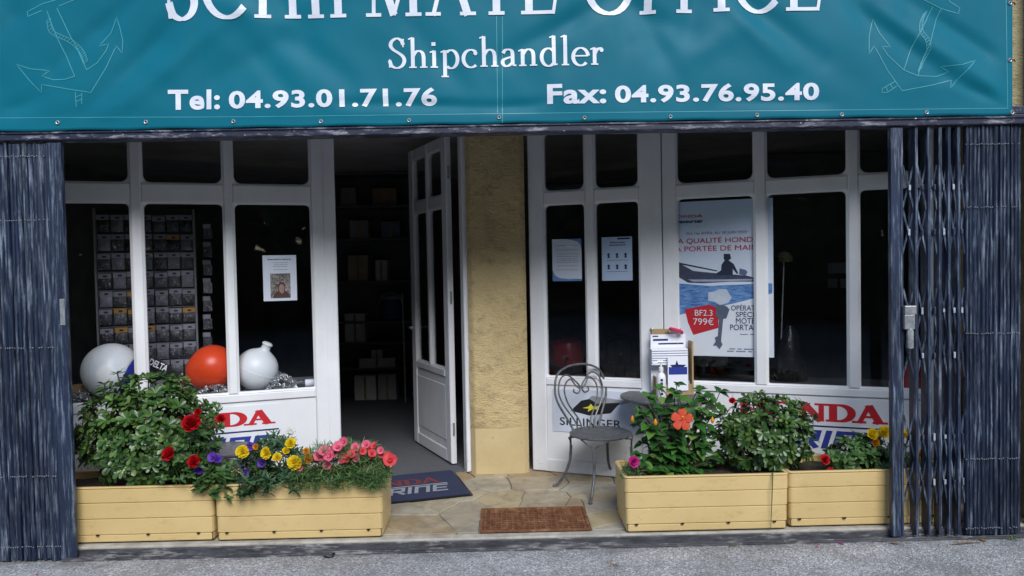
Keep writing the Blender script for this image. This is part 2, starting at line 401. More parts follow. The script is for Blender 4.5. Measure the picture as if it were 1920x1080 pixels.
def glyph(ch, T, t, sf):
    """list of (points, closed, thick, thin); T stem, t hairline, sf serif half-width"""
    S = []
    st = lambda x, y0, y1: S.append(([(x, y0), (x, y1)], 0, T, T))
    sr = lambda x, y, up=1, k=1.0: S.append(([(x - sf*k - T/2, y + up*t/2), (x + sf*k + T/2, y + up*t/2)], 0, t, t))
    hb = lambda x0, x1, y: S.append(([(x0, y), (x1, y)], 0, t, t))
    cv = lambda P, c=0: S.append((P, c, T, t))
    e = .02
    if ch == 'S': cv(cat2([(.47,.78),(.42,.92),(.28,1-t/2+e),(.13,.90),(.09,.75),(.17,.62),(.31,.52),(.45,.40),(.50,.25),(.43,.08),(.27,t/2-e),(.11,.08),(.05,.26)])); adv = .6; S.append(([(.47,.70),(.475,.98)],0,t,t)); S.append(([(.05,.02),(.05,.30)],0,t,t))
    elif ch == 'C': cv(ell(.46,.5,.40,.5-t/2+e,42,318)); adv = .88; S.append(([(.76,.66),(.765,.95)],0,t,t))
    elif ch == 'O': cv(ell(.46,.5,.41,.5-t/2+e), 1); adv = .96
    elif ch == 'H': st(.16,0,1); st(.68,0,1); hb(.16,.68,.5); [sr(x,y,u) for x in (.16,.68) for y,u in ((0,1),(1,-1))]; adv = .88
    elif ch == 'I': st(.18,0,1); sr(.18,0); sr(.18,1,-1); adv = .38
    elif ch == 'P': st(.17,0,1); sr(.17,0); sr(.17,1,-1); cv([(.17,1-t/2)]+ell(.34,.74,.22,.26-t/2,90,-90,14)+[(.17,.48+t/2)]); adv = .64
    elif ch == 'M': st(.84,0,1); S.append(([(.13,0),(.16,1)],0,t*1.2,t*1.2)); S.append(([(.16,1),(.49,.02)],0,T,T)); S.append(([(.49,.02),(.82,1)],0,t*1.2,t*1.2)); sr(.13,0,1,.9); sr(.84,0); sr(.13,1,-1,.6); sr(.86,1,-1,.6); adv = 1.06
    elif ch == 'A': S.append(([(.10,0),(.40,1)],0,t*1.3,t*1.3)); S.append(([(.38,1),(.72,0)],0,T,T)); hb(.2,.60,.36); sr(.10,0,1,.9); sr(.72,0); adv = .84
    elif ch == 'T': st(.36,0,1); sr(.36,0); hb(.03,.69,1-t/2); S.append(([(.045,.80),(.03,1)],0,t,t)); S.append(([(.675,.80),(.69,1)],0,t,t)); adv = .74
    elif ch in 'EF':
        st(.17,0,1); hb(.06,.58,1-t/2); hb(.17,.46,.52); S.append(([(.57,.80),(.58,1)],0,t,t)); S.append(([(.46,.42),(.46,.62)],0,t,t)); sr(.17,0)
        if ch == 'E': hb(.06,.60,t/2); S.append(([(.60,0),(.64,.22)],0,t,t)); adv = .70
        else: adv = .62
    elif ch == 'N': S.append(([(.15,0),(.15,1)],0,t*1.4,t*1.4)); S.append(([(.15,1),(.70,0)],0,T,T)); S.append(([(.70,0),(.70,1)],0,t*1.4,t*1.4)); sr(.15,0,1,.8); sr(.15,1,-1,.8); sr(.70,1,-1,.8); adv = .86
    elif ch == 'D': st(.17,0,1); sr(.17,0); sr(.17,1,-1); cv([(.17,1-t/2)]+ell(.36,.5,.37,.5-t/2,90,-90,20)+[(.17,t/2)]); adv = .82
    elif ch in 'hnidlrp':
        x = .58
        if ch in 'hl': st(.16,0,1.02); S.append(([(.03,.96),(.16,1.02)],0,t,t)); sr(.16,0); adv = .33
        if ch in 'nr': st(.16,0,x); S.append(([(.03,.52),(.16,x)],0,t,t)); sr(.16,0)
        if ch == 'i': st(.16,0,x); S.append(([(.03,.52),(.16,x)],0,t,t)); sr(.16,0); S.append(([(.15,.74),(.15,.86)],0,T*1.1,T*1.1)); adv = .33
        if ch in 'hn': cv(cat2([(.16,.38),(.25,.53),(.36,.57),(.46,.50),(.49,.36)])); st(.49,0,.37); sr(.49,0); adv = .65
        if ch == 'r': cv(cat2([(.16,.36),(.23,.50),(.33,.56),(.38,.54)])); S.append((ell(.38,.50,.03,.04,0,360,10),1,t*1.3,t*1.3)); adv = .45
        if ch == 'p': st(.16,-.32,x); S.append(([(.03,.52),(.16,x)],0,t,t)); sr(.16,-.32); cv(ell(.35,.28,.20,.30,130,-130,20)); adv = .66
        if ch == 'd': st(.47,0,1.02); S.append(([(.34,.96),(.47,1.02)],0,t,t)); S.append(([(.47,t/2),(.58,t/2+.02)],0,t,t)); cv(ell(.30,.28,.21,.30,45,315,20)); adv = .66
    elif ch == 'c': cv(ell(.30,.28,.23,.295,48,312,20)); S.append((ell(.44,.46,.03,.04,0,360,10),1,t*1.3,t*1.3)); adv = .54
    elif ch == 'e': cv(ell(.30,.28,.23,.295,6,318,22)); hb(.08,.53,.31); adv = .57
    elif ch == 'a': cv(cat2([(.10,.45),(.16,.55),(.27,.58),(.37,.53),(.39,.40)])); st(.39,.06,.42); cv(cat2([(.39,.34),(.22,.29),(.10,.22),(.09,.10),(.18,.01),(.30,.05),(.39,.14)])); S.append(([(.39,.05),(.50,.03)],0,t*1.2,t*1.2)); adv = .54
    else: adv = .45
    return S, adv
def word2d(s, T=.13, t=.05, sf=.07, track=0.0):
    vs = []; fs = []; x = 0; k = 0
    for ch in s:
        if ch == ' ': x += .42; continue
        S, adv = glyph(ch, T, t, sf)
        for P, c, th, tn in S:
            a, b = nib(P, th, tn, bool(c)); o = len(vs); k += 1
            vs += [(p.x + x, p.y, k % 7) for p in a]; fs += [[i+o for i in f] for f in b]
        x += adv + track
    return vs, fs
def techno2d(s, wd=.2, shear=.18):
    """square racing letters"""
    G = {'M': [[(0,0),(0,1),(.42,1),(.42,0)],[(.42,1),(.84,1),(.84,0)]], 'A': [[(0,0),(0,1),(.62,1),(.62,0)],[(0,.45),(.62,.45)]],
         'R': [[(0,0),(0,1)],[(0,1),(.62,1),(.62,.48),(0,.48)],[(.3,.48),(.66,0)]], 'I': [[(0,0),(0,1)]],
         'N': [[(0,0),(0,1),(.62,1),(.62,0)]], 'E': [[(.62,1),(0,1),(0,0),(.62,0)],[(0,.5),(.56,.5)]]}
    wdt = {'M':.84,'A':.62,'R':.62,'I':0,'N':.62,'E':.62}; vs=[]; fs=[]; x=0; k=0
    for ch in s:
        for P in G[ch]:
            for (a, b) in zip(P, P[1:]):
                d = Vector((b[0]-a[0], b[1]-a[1])); L = d.length; d /= L; nn = Vector((-d.y, d.x))*wd/2; a2 = Vector(a)-d*wd/2; b2 = Vector(b)+d*wd/2
                o = len(vs); k += 1
                for q in (a2-nn, b2-nn, b2+nn, a2+nn): vs.append((q.x+x+q.y*shear, q.y, k % 7))
                fs.append([o,o+1,o+2,o+3])
        x += wdt[ch] + wd + .16
    return vs, fs
def fit2d(t2, u0, v0, u1, v1):
    vs, fs = t2; xs=[v[0] for v in vs]; ys=[v[1] for v in vs]; a,b,c,d = min(xs),max(xs),min(ys),max(ys)
    return [(u0+(x-a)/(b-a)*(u1-u0), v0+(y-c)/(d-c)*(v1-v0), k) for x,y,k in vs], fs
def print2d(t2, fn, lift=.0012):
    """flat print laid on a surface; fn(u, v, lift) -> point"""
    vs, fs = t2; mb = MB(); mb.add([fn(u, v, lift + k*.00012) for u, v, k in vs], fs); return mb
def rect2d(u0, v0, u1, v1): return [(u0,v0,0),(u1,v0,0),(u1,v1,0),(u0,v1,0)], [[0,1,2,3]]
def poly2d(P): return [(a,b,0) for a,b in P], [list(range(len(P)))]
def join2d(*ts):
    vs=[]; fs=[]
    for a,b in ts:
        o=len(vs); vs+=a; fs+=[[i+o for i in f] for f in b]
    return vs, fs
def slice2d(t2, step):
    """cut a flat mesh on a grid so it can follow a curved cloth"""
    vs, fs = t2; bm = bmesh.new(); bv = [bm.verts.new((a,b,k*.00012)) for a,b,k in vs]
    for f in fs:
        try: bm.faces.new([bv[i] for i in f])
        except ValueError: pass
    xs=[v[0] for v in vs]; ys=[v[1] for v in vs]
    for lo, hi, ax in ((min(xs),max(xs),0),(min(ys),max(ys),1)):
        q = math.ceil(lo/step)*step
        while q < hi:
            co = [0,0,0]; no=[0,0,0]; co[ax]=q; no[ax]=1
            bmesh.ops.bisect_plane(bm, geom=bm.verts[:]+bm.edges[:]+bm.faces[:], plane_co=co, plane_no=no); q += step
    bm.verts.index_update(); V=[(v.co.x,v.co.y,v.co.z/.00012) for v in bm.verts]; Fc=[[v.index for v in f.verts] for f in bm.faces]; bm.free(); return V, Fc

# ================================================================== SETTING
mb = MB(); mb.add([(-150,-150,0),(150,-150,0),(150,150,0),(-150,150,0)], [(0,1,2,3)])
tag(put('asphalt_road', mb, ASPHALT), kind='structure')

# paved forecourt between the gates and the shopfront
XL, XR = -3.02, 2.95
mb = MB(); mb.box(XL, XR, .02, 1.9, -.05, .046)
paving = tag(put('paved_floor', mb, MORTAR), kind='structure')
mb = MB(); mb.box(XL, XR, -.045, .02, -.05, .056)
put('edge_strip', mb, CONCRETE, paving, bevel=.006)
def clip(poly, p, n):
    out = []
    for i in range(len(poly)):
        a, b = poly[i-1], poly[i]; da = (a-p).dot(n); db = (b-p).dot(n)
        if (da <= 0) != (db <= 0): out.append(a + (b-a)*(da/(da-db)))
        if db <= 0: out.append(b)
    return out
rs = random.Random(5); seeds = []; tries = 0
GR = (-.150, .475, .020, .415)     # grate opening x0 x1 y0 y1
while len(seeds) < 105 and tries < 5000:
    tries += 1; p = Vector((rs.uniform(XL, XR), rs.uniform(.02, 1.75)))
    if all(Vector(((p-q).x, (p-q).y*1.25))  .length > .195 for q in seeds): seeds.append(p)
for i, p in enumerate(seeds):
    poly = [Vector(q) for q in ((XL,.026),(XR,.026),(XR,1.88),(XL,1.88))]
    for j, q in enumerate(seeds):
        if i != j and poly: poly = clip(poly, (p+q)/2, (q-p).normalized())
    if len(poly) < 3: continue
    pieces = [poly]
    cx0,cx1,cy0,cy1 = GR
    if any(cx0-.0 < v.x < cx1+.0 and v.y < cy1 for v in poly) or (cx0 < p.x < cx1 and p.y < cy1):
        pieces = [clip(poly, Vector((cx0-.004,0)), Vector((1,0))), clip(poly, Vector((cx1+.004,0)), Vector((-1,0))),
                  clip(clip(clip(poly, Vector((0,cy1+.004)), Vector((0,-1))), Vector((cx0-.004,0)), Vector((-1,0))), Vector((cx1+.004,0)), Vector((1,0)))]
    for poly in pieces:
        if len(poly) < 3: continue
        c = sum(poly, Vector((0,0)))/len(poly); pts = []
        if (max(v.x for v in poly)-min(v.x for v in poly)) < .04: continue
        for k in range(len(poly)):
            a, b = poly[k-1], poly[k]; m = max(1, int((b-a).length/.06))
            for s in range(m):
                q = a + (b-a)*(s/m)
                nv = noise.noise_vector(Vector((q.x*9, q.y*9, 3.1)))
                inb = .03 < q.y < 1.8 and not (cx0-.02 < q.x < cx1+.02 and q.y < cy1+.02)
                q2 = q + (Vector((nv.x, nv.y))*.014 if inb else Vector((0,0)))
                d = c - q2; q2 = q2 + d.normalized()*min(.004, d.length*.2); pts.append(q2)
        ar = sum(pts[k-1].x*pts[k].y-pts[k].x*pts[k-1].y for k in range(len(pts)))
        if ar < 0: pts.reverse()
        h = FLOOR + rs.uniform(-.003,.003); tx, ty = rs.uniform(-.008,.008), rs.uniform(-.008,.008)
        mb = MB(); n = len(pts)
        top = lambda q, s, dz: Vector((c.x+(q.x-c.x)*s, c.y+(q.y-c.y)*s, h+dz+(q.x-c.x)*tx+(q.y-c.y)*ty))
        vs = [Vector((q.x,q.y,.044)) for q in pts]+[top(q,1,-.003) for q in pts]+[top(q,.965,0) for q in pts]
        fs = [tuple(range(2*n,3*n))]
        for k in range(n):
            l=(k+1)%n; fs += [(k,l,n+l,n+k),(n+k,n+l,2*n+l,2*n+k)]
        mb.add(vs, fs); put('flagstone', mb, FLAG, paving)

def m_track():
    M = Mat('worn_track_metal', .5); n1 = M.noise(16, 7, M.pos((.5,2,2)), .7)
    M.col(M.mix(M.ramp(n1, [(.35, (.035,.035,.04,1)), (.65, (.10,.10,.11,1))]), (.36,.35,.34,1), M.ramp(M.noise(9, 7, M.pos((.6,1,4)), .75), [(.53, g(0)), (.64, g(.9))]))); M.bump(n1, .3, .004); return M.m
TRACKM = m_track()
# gate track along the threshold
track = thing('gate_track', (0,-.09,0), 'dark worn metal floor track along the shop threshold', 'track')
mb = MB(); mb.box(-2.40, 2.93, -.104, -.060, -.02, .012); put('base_plate', mb, TRACKM, track, bevel=.003)
mb = MB(); mb.box(-2.40, 2.93, -.060, -.0475, -.02, .046); put('back_lip', mb, TRACKM, track, bevel=.003)
mb = MB(); mb.box(-2.40, 2.93, -.103, -.098, .0125, .020); put('front_lip', mb, TRACKM, track, bevel=.002)

# rusty grate
gr = thing('floor_grate', (.16,.2,.05), 'rusty brown iron shoe scraper grate sunk in the paving', 'grate')
x0,x1,y0,y1 = GR
mb = MB(); mb.box(x0+.003,x1-.003,y0+.003,y1-.003,.0465,.0585); put('dirt_tray', mb, DIRT, gr)
for a in ((x0,x1,y0,y0+.012),(x0,x1,y1-.012,y1),(x0,x0+.012,y0+.0125,y1-.0125),(x1-.012,x1,y0+.0125,y1-.0125)):
    mb = MB(); mb.box(*a, .0590, .069); put('frame', mb, RUST, gr)
nb = 19; bar = None
for i in range(nb):
    x = x0+.012+(x1-x0-.024)*(i+.5)/nb
    if bar is None:
        mb = MB(); mb.box(-.0042,.0042,y0+.0125-.2,y1-.0125-.2,0,.0075); bar = mb.mesh('bar', RUST)
    inst('bar', bar, Matrix.Translation((x+rs.uniform(-.001,.001), .2, .0590)), gr)
rod = None
for i in range(12):
    y = y0+.012+(y1-y0-.024)*(i+.5)/12
    if rod is None:
        mb = MB(); mb.box(x0+.0125-.16,x1-.0125-.16,-.0030,.0030,0,.0065); rod = mb.mesh('cross_bar', RUST)
    inst('cross_bar', rod, Matrix.Translation((.16, y, .0592)), gr)

# ------------------------------------------------------------------ the building
bld = thing('shop_building', (0,1.4,0), 'ochre rendered harbour shop with recessed white glazed shopfront', 'building')
def bpart(name, mat, *boxes, **k):
    m = MB()
    for b in boxes: m.box(*b)
    return put(name, m, mat, bld, **k)
bpart('street_wall', STUCCO_OUT, (XR, 9, -.03, .3, 0, 5.6))
bpart('street_wall', STUCCO_OUT, (-9, XL, -.03, .3, 0, 5.6))
bpart('upper_wall', STUCCO_OUT, (XL+.002, XR-.002, .0, .3, 2.36, 5.6))
bpart('reveal_wall', STUCCO, (XL-.25, XL, .302, .9, 0, 2.64)); bpart('reveal_wall', STUCCO, (XR, XR+.25, .302, .9, 0, 2.64))
bpart('soffit', simple('soffit_darkened', (.07,.055,.04,1), .9, .15, 5), (XL-.24, XR+.24, .302, 1.5, 2.62, 2.64))  # out of view; tone darkened to hold back bounce light in the recess
# shop interior shell
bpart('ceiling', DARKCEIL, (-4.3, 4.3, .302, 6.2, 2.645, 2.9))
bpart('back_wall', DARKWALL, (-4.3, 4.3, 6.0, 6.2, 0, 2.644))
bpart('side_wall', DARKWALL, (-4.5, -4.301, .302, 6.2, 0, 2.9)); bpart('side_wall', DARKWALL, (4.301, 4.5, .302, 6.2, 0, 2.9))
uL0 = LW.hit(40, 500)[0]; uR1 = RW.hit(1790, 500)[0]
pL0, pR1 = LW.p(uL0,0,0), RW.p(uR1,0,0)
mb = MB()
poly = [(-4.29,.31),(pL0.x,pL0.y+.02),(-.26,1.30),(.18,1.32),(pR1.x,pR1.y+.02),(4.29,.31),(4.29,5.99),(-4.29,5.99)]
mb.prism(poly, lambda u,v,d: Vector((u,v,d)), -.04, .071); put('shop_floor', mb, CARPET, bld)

# central pillar: stucco above a smooth rendered foot, with chamfered edges
pa, pb = atY(884,885,1.2).x, atY(993,885,1.2).x
def pillar(z0, z1, e, ch, name, mat):
    m = MB(); P = [(pa-e+ch,1.2-e),(pb+e-ch,1.2-e),(pb+e,1.2-e+ch),(pb+e,1.62),(pa-e,1.62),(pa-e,1.2-e+ch)]
    m.prism(P, lambda u,v,d: Vector((u,v,d)), z0, z1); return m
# stucco face as a displaced grid so the trowel relief is real
m = MB(); nx, nz = 34, 130; zs0, zs1 = .39, 2.62; ch=.035
for j in range(nz+1):
    for i in range(nx+1):
        t = i/nx; X = pa+(pb-pa)*t; Z = zs0+(zs1-zs0)*j/nz
        ed = min(X-pa, pb-X); Y = 1.2+ (max(0, ch-ed)*.8)
        nv = noise.fractal(Vector((X*22, Z*34, 1)), .6, 2.2, 4); nv2 = noise.noise(Vector((X*3.5, Z*2, 9)))
        m.v.append(Vector((X, Y-.006*nv-.008*nv2, Z)))
for j in range(nz):
    for i in range(nx): a=j*(nx+1)+i; m.f.append([a,a+1,a+nx+2,a+nx+1])
put('pillar_face', m, STUCCO, bld, smooth=60)
m = MB(); m.box(pa+.001,pb-.001,1.235,1.62,.05,2.62); put('pillar_core', m, STUCCO, bld)
put('pillar_foot', pillar(.05,.389,.0,.034,'pillar_foot',RENDERED), RENDERED, bld, bevel=.004)

# lintel rails under the banner
zb = 2.262
m = MB(); m.box(XL, XR-.03, -.115, .0, zb, 2.315); lint = put('lintel_rail', m, RAIL, bld, bevel=.006)
m = MB(); m.box(XL, XR-.03, -.105, .0, 2.317, 2.36); put('upper_rail', m, RAIL, bld, bevel=.004)
m = MB(); m.box(XL, XR-.03, -.123, -.1155, 2.296, 2.303); put('rail_bead', m, RAIL, lint)
m = MB(); m.box(XR-.045, XR-.018, -.085, -.03, 2.33, 3.6); put('banner_post', m, NAVY, bld)
m = MB(); m.box(XR-.055, XR-.005, -.075, -.031, .06, 2.26); put('gate_post', m, NAVY, bld)

# ------------------------------------------------------------------ joinery
def rrect(u0,v0,u1,v1,r,k=5):
    """inner rounded rectangle points and matching points on the outer rectangle; r = (bl, br, tr, tl)"""
    inn=[]; out=[]
    for (cx,cy,a0,rr,sx,sy) in ((u0,v0,180,r[0],1,1),(u1,v0,270,r[1],-1,1),(u1,v1,0,r[2],-1,-1),(u0,v1,90,r[3],1,-1)):
        ox, oy = cx+sx*rr, cy+sy*rr
        p1 = (ox+rr*math.cos(R_(a0)), oy+rr*math.sin(R_(a0))); p2 = (ox+rr*math.cos(R_(a0+90)), oy+rr*math.sin(R_(a0+90)))
        for i in range(k+1):
            t=i/k; a=R_(a0+90*t); inn.append((ox+rr*math.cos(a), oy+rr*math.sin(a)))
            if t<=.5: q=(p1[0]+(cx-p1[0])*2*t, p1[1]+(cy-p1[1])*2*t)
            else: q=(cx+(p2[0]-cx)*(2*t-1), cy+(p2[1]-cy)*(2*t-1))
            out.append(q)
    return inn, out
def bead(W, u0,v0,u1,v1, r, n0, n1, ins=.010):
    inn, out = rrect(u0+ins,v0+ins,u1-ins,v1-ins,r); m = MB(); k=len(inn)
    e = ins
    cx, cy = (u0+u1)/2, (v0+v1)/2
    o2=[]
    for (a,b) in out: o2.append((a+(e if a>cx else -e), b+(e if b>cy else -e)))
    mid=[(a+(b[0]-a)*.0, c) for (a,c),b in zip(inn,inn)]
    vs=[W.p(a,n1-.010,b) for a,b in inn]+[W.p(a,n1,b) for a,b in o2]+[W.p(a,n0,b) for a,b in inn]+[W.p(a,n0,b) for a,b in o2]
    fs=[]
    for i in range(k):
        j=(i+1)%k; fs += [(i,k+i,k+j,j),(2*k+i,i,j,2*k+j),(k+i,3*k+i,3*k+j,k+j),(3*k+i,2*k+i,2*k+j,3*k+j)]
    m.add(vs,fs); return m
def joinery(W, par, ua, ub, bays, zf, zsill, zt0, zt1, ztop, zend, th=.05, panel=True, heavy=()):
    """stiles and rails round the bays, a bead and a pane in each opening, a boarded panel below"""
    f = th/2
    edges = [ua] + [x for b in bays for x in b] + [ub]
    for i in range(0, len(edges), 2):
        a, b = edges[i], edges[i+1]; z0 = zf if (i == 0 or i == len(edges)-2 or i//2 in heavy) else zsill+.0
        if i//2 in heavy:
            m = MB(); h=(a+b)/2+heavy[i//2]; m.wbox(W,a,h-.003,-f,f,z0,zend,.004); put('stile', m, WHITE, par, smooth=30)
            m = MB(); m.wbox(W,h+.003,b,-f,f-.006,z0,zend,.004); put('stile', m, WHITE, par, smooth=30)
        elif b - a > .002:
            m = MB(); m.wbox(W,a,b,-f,f,z0,zend,.007); put('stile' if z0 == zf else 'mullion', m, WHITE, par, smooth=30)
    for (a,b) in bays:
        m = MB(); m.wbox(W,a+.001,b-.001,-f,f-.004,zt0,zt1,.006); put('transom', m, WHITE, par, smooth=30)
        m = MB(); m.wbox(W,a+.001,b-.001,-f,f-.004,ztop,zend,.004); put('top_rail', m, WHITE, par, smooth=30)
        r = min(.045,(b-a)*.22)
        put('bead', bead(W,a,zt1,b,ztop,(r,r,r,r),-f+.004,f-.006), WHITE, par, smooth=30)
        put('bead', bead(W,a,zsill,b,zt0,(.008,.008,r*.7,r*.7),-f+.004,f-.006), WHITE, par, smooth=30)
        for (z0,z1) in ((zsill+.002,zt0-.002),(zt1+.002,ztop-.002)):
            m = MB(); m.wbox(W,a+.002,b-.002,-.006,-.002,z0,z1); put('pane', m, GLASS, par)
    # sill and panel between full-height stiles
    full = [0]+sorted(heavy)+[len(edges)//2-1]
    for s,e in zip(full, full[1:]):
        a, b = edges[2*s+1], edges[2*e]
        m = MB(); m.wbox(W,a+.001,b-.001,-f,f+.002,zsill-.055,zsill-.002,.006); put('sill_rail', m, WHITE, par, smooth=30)
        if panel:
            m = MB(); m.wbox(W,a+.001,b-.001,-f+.01,f-.010,zf,zsill-.057,.003); put('lower_panel', m, WHITE, par, smooth=30)
            m = MB(); m.wbox(W,a+.001,b-.001,f-.0095,f-.001,zf,zf+.09,.004); put('kick_board', m, WHITE, par, smooth=30)
hu = lambda W, px, py=500: W.hit(px, py, .0)[0]
ZF = FLOOR + .004
wl = thing('tmp', (0,0,0), None, None); bpy.data.objects.remove(wl)
def sub(name, loc, par):
    o = bpy.data.objects.new(name, None); COL.objects.link(o); o.parent = par; o.location = Vector(loc)-WLOC[par.name]; WLOC[o.name] = Vector(loc); return o
wl = sub('shopfront_window', LW.p(0,0,FLOOR), bld)
ZSL, ZSR = .746, .746
ub = [(hu(LW,62)+.0, hu(LW,249)), (hu(LW,270), hu(LW,423)), (hu(LW,440), hu(LW,586))]
joinery(LW, wl, uL0, hu(LW,631), ub, ZF, ZSL, 1.995, 2.11, 2.5, 2.618)
m = MB(); m.wbox(LW, hu(LW,609), hu(LW,613), .0255, .031, .12, 2.6); put('cover_strip', m, WHITE, wl)
wr = sub('shopfront_window', RW.p(0.7,0,FLOOR), bld)
ubr = [(hu(RW,1022), hu(RW,1100)), (hu(RW,1117), hu(RW,1201)), (hu(RW,1270), hu(RW,1416)), (hu(RW,1437), hu(RW,1590)), (hu(RW,1610), hu(RW,1745))]
joinery(RW, wr, hu(RW,994), uR1, ubr, ZF, ZSR, 1.985, 2.07, 2.5, 2.618, heavy={2: .03})
m = MB(); m.lathe([(.0,0),(.012,0),(.012,.012),(.006,.016),(.0,.016)], (0,0,0), 12)
kn = MB(); q = RW.hit(1222,617,.03)
kn.lathe([(.002,0),(.012,.001),(.011,.01),(.005,.014)], RW.p(q[0],.0255,q[1]), 12, Matrix((RW.t, Vector((0,0,1)), RW.n)).transposed()); put('key_escutcheon', kn, STEEL, wr, smooth=True)
# right jamb of the doorway, head and the open door leaf
m = MB(); m.wbox(LW, hu(LW,866), hu(LW,866)+.075, -.05,.03, ZF, 2.618, .006); put('door_jamb', m, WHITE, bld, smooth=30)
m = MB(); m.wbox(LW, hu(LW,632)+.004, hu(LW,865), -.05,.02, 2.53, 2.618, .006); put('door_head', m, WHITE, bld, smooth=30)
DW = Wall((-.745,2.19),(-.378,1.412))
dr = sub('door', DW.p(0,0,FLOOR), bld)
dL = (Vector((-.378,1.412))-Vector((-.745,2.19))).length
joinery(DW, dr, 0, dL, [(.10,dL/2-.02),(dL/2+.02,dL-.10)], .085, .78, 2.0, 2.09, 2.44, 2.52, th=.042)
m = MB(); q=.14; m.wbox(DW,.11,dL-.11,.0115,.0165,.24,.66,.004); put('raised_panel', m, WHITE, dr, smooth=30)
for z in (.30,1.28,2.2):
    m = MB(); e = DW.p(dL+.006,-.0,z); m.tube([e, e+Vector((0,0,.09))], .008, 8); put('hinge', m, STEEL, dr, smooth=True)
m = MB(); hpos = DW.p(.05,.021,1.05); m.tube([hpos, hpos+DW.n*.045, hpos+DW.n*.05+DW.t*.1], .009, 8); put('handle', m, STEEL, dr, smooth=True)

# ================================================================== BANNER
YB = -.125
ban = thing('banner', (0,YB,2.33), 'wide teal shop banner with white lettering and anchors above the shopfront', 'banner')
bz0 = atY(960,231,YB).z; bz1 = 3.42; bx1 = atY(1898,218,YB).x; bx0 = -2.98
def bpx(px, py): q = atY(px, py, YB); return q.x, q.z
# folds: (from px, to px, width, depth)
FOLDS = [((360,10),(180,190),.055,.016),((420,40),(230,200),.05,-.010),((560,60),(400,150),.07,.010),((250,0),(120,110),.05,.012),((680,196),(960,204),.03,.014),
         ((930,204),(1010,196),.03,.010),((1380,192),(1530,196),.03,.013),((1290,60),(1200,20),.06,.010),((1640,20),(1890,180),.045,-.012),((1600,0),(1740,120),.05,.012),
         ((1700,0),(1890,120),.04,.012),((1180,0),(1270,140),.06,.009),((60,190),(0,215),.05,.010),((780,60),(860,150),.06,.008),((1290,110),(1370,60),.07,-.008),
         ((1790,150),(1895,205),.03,.010),((480,100),(560,190),.07,.008),((0,60),(60,0),.06,.010)]
FOLD3 = []
for a,b,wd,dp in FOLDS:
    A=Vector(bpx(*a)); B=Vector(bpx(*b)); FOLD3.append((A,B,wd,dp))
rf = random.Random(3)
for i in range(26):     # the strip above the picture
    A = Vector((rf.uniform(-2.9,2.8), rf.uniform(2.85,3.4))); an = rf.uniform(-1.2,1.2); B = A+Vector((math.sin(an),-math.cos(an)))*rf.uniform(.3,.6)
    FOLD3.append((A,B,rf.uniform(.04,.08),rf.uniform(-.010,.014)))
def by(x, z):
    d = 0
    for A,B,wd,dp in FOLD3:
        ab=B-A; L=ab.length; t=((Vector((x,z))-A).dot(ab))/(L*L); t2=min(1.15,max(-.15,t))
        q=A+ab*t2; r=(Vector((x,z))-q).length
        if r<wd*3: d += 1.35*dp*math.exp(-(r/wd)**2)*(1-.75*abs(t2-.5)*1.2)
    d += .012*noise.noise(Vector((x*1.6,z*2.4,4)))+.004*noise.noise(Vector((x*6+z*3,z*5,8)))
    e = min(x-bx0, bx1-x, z-bz0, bz1-z); k = min(1, max(0,(e-.03)/.1)); 
    return YB + d*k
def bfn(u, v, l): return Vector((u, by(u,v)-l, v))
m = MB(); nx, nz = 360, 72
for j in range(nz+1):
    for i in range(nx+1):
        x=bx0+(bx1-bx0)*i/nx; z=bz0+(bz1-bz0)*j/nz
        sag = .004*math.sin((x)*13.6)*max(0,1-(z-bz0)/.1)
        m.v.append(Vector((x, by(x,z), z+sag*.6)))
for j in range(nz):
    for i in range(nx): a=j*(nx+1)+i; m.f.append([a,a+1,a+nx+2,a+nx+1])
sheet = put('tarpaulin', m, TEAL, ban, smooth=80)
md = sheet.modifiers.new('t','SOLIDIFY'); md.thickness=.0012; md.offset=1
def blet(name, t2, px0, pyb, px1, pyt, mat, step=.02, lift=.005):
    u0,v0 = bpx(px0,pyb); u1,v1 = bpx(px1,pyt)
    t = fit2d(t2, u0, v0, u1, v1)
    # lines of lettering rise a touch to the right in the sheet, as sewn
    return put(name, print2d(slice2d(t, step), bfn, lift), mat, ban)
# headline: only its lower part is inside the picture
u0,v0 = bpx(312,38); u1,_ = bpx(1540,36)
t = fit2d(word2d('SCHIPMATE OFFICE', .135,.055,.075,.03), u0, v0-.006, u1, v0+.345)
put('headline_lettering', print2d(slice2d(t,.02), bfn, .005), LETTER, ban)
u0,v0 = bpx(728,143); u1,v1 = bpx(1131,66)
t = fit2d(word2d('Shipchandler', .115,.048,.055,.0), u0, bpx(930,143)[1], u1, bpx(930,67)[1])
put('subtitle_lettering', print2d(slice2d(t,.02), bfn, .005), LETTER, ban)
for s,a,b,c,d in (('Tel:',316,207,412,167),('04.93.01.71.76',430,205,819,164),('Fax:',1026,196,1136,157),('04.93.76.95.40',1153,194,1536,154)):
    blet('phone_lettering', text2d(s, .032, 1.08), a, b, c, d, LETTER)
def bline(P, wd, closed=False):
    Q = [Vector(bpx(*p)) for p in P]; L=[]
    for i in range(len(Q)-(0 if closed else 1)):
        a,b=Q[i],Q[(i+1)%len(Q)]; n=max(1,int((b-a).length/.02)); L+=[a+(b-a)*k/n for k in range(n)]
    if not closed: L.append(Q[-1])
    v,f = nib([(p.x,p.y) for p in L], wd, wd, closed); return [(p.x,p.y,0) for p in v], f
z3 = lambda P, ox=0: [(x/3+ox, y/3) for x,y in P]
arms = [(490,395),(550,355),(600,285),(612,246),(558,260),(622,185),(650,92),(675,160),(690,230),(685,298),(655,258),(600,380),(515,522),(400,505),(236,476),(235,522),(165,450),(95,362),(170,388),(280,398),(238,428),(300,450),(370,448),(425,430)]
rope = [(275,110),(290,175),(340,205),(395,230),(440,270),(470,310),(485,352)]
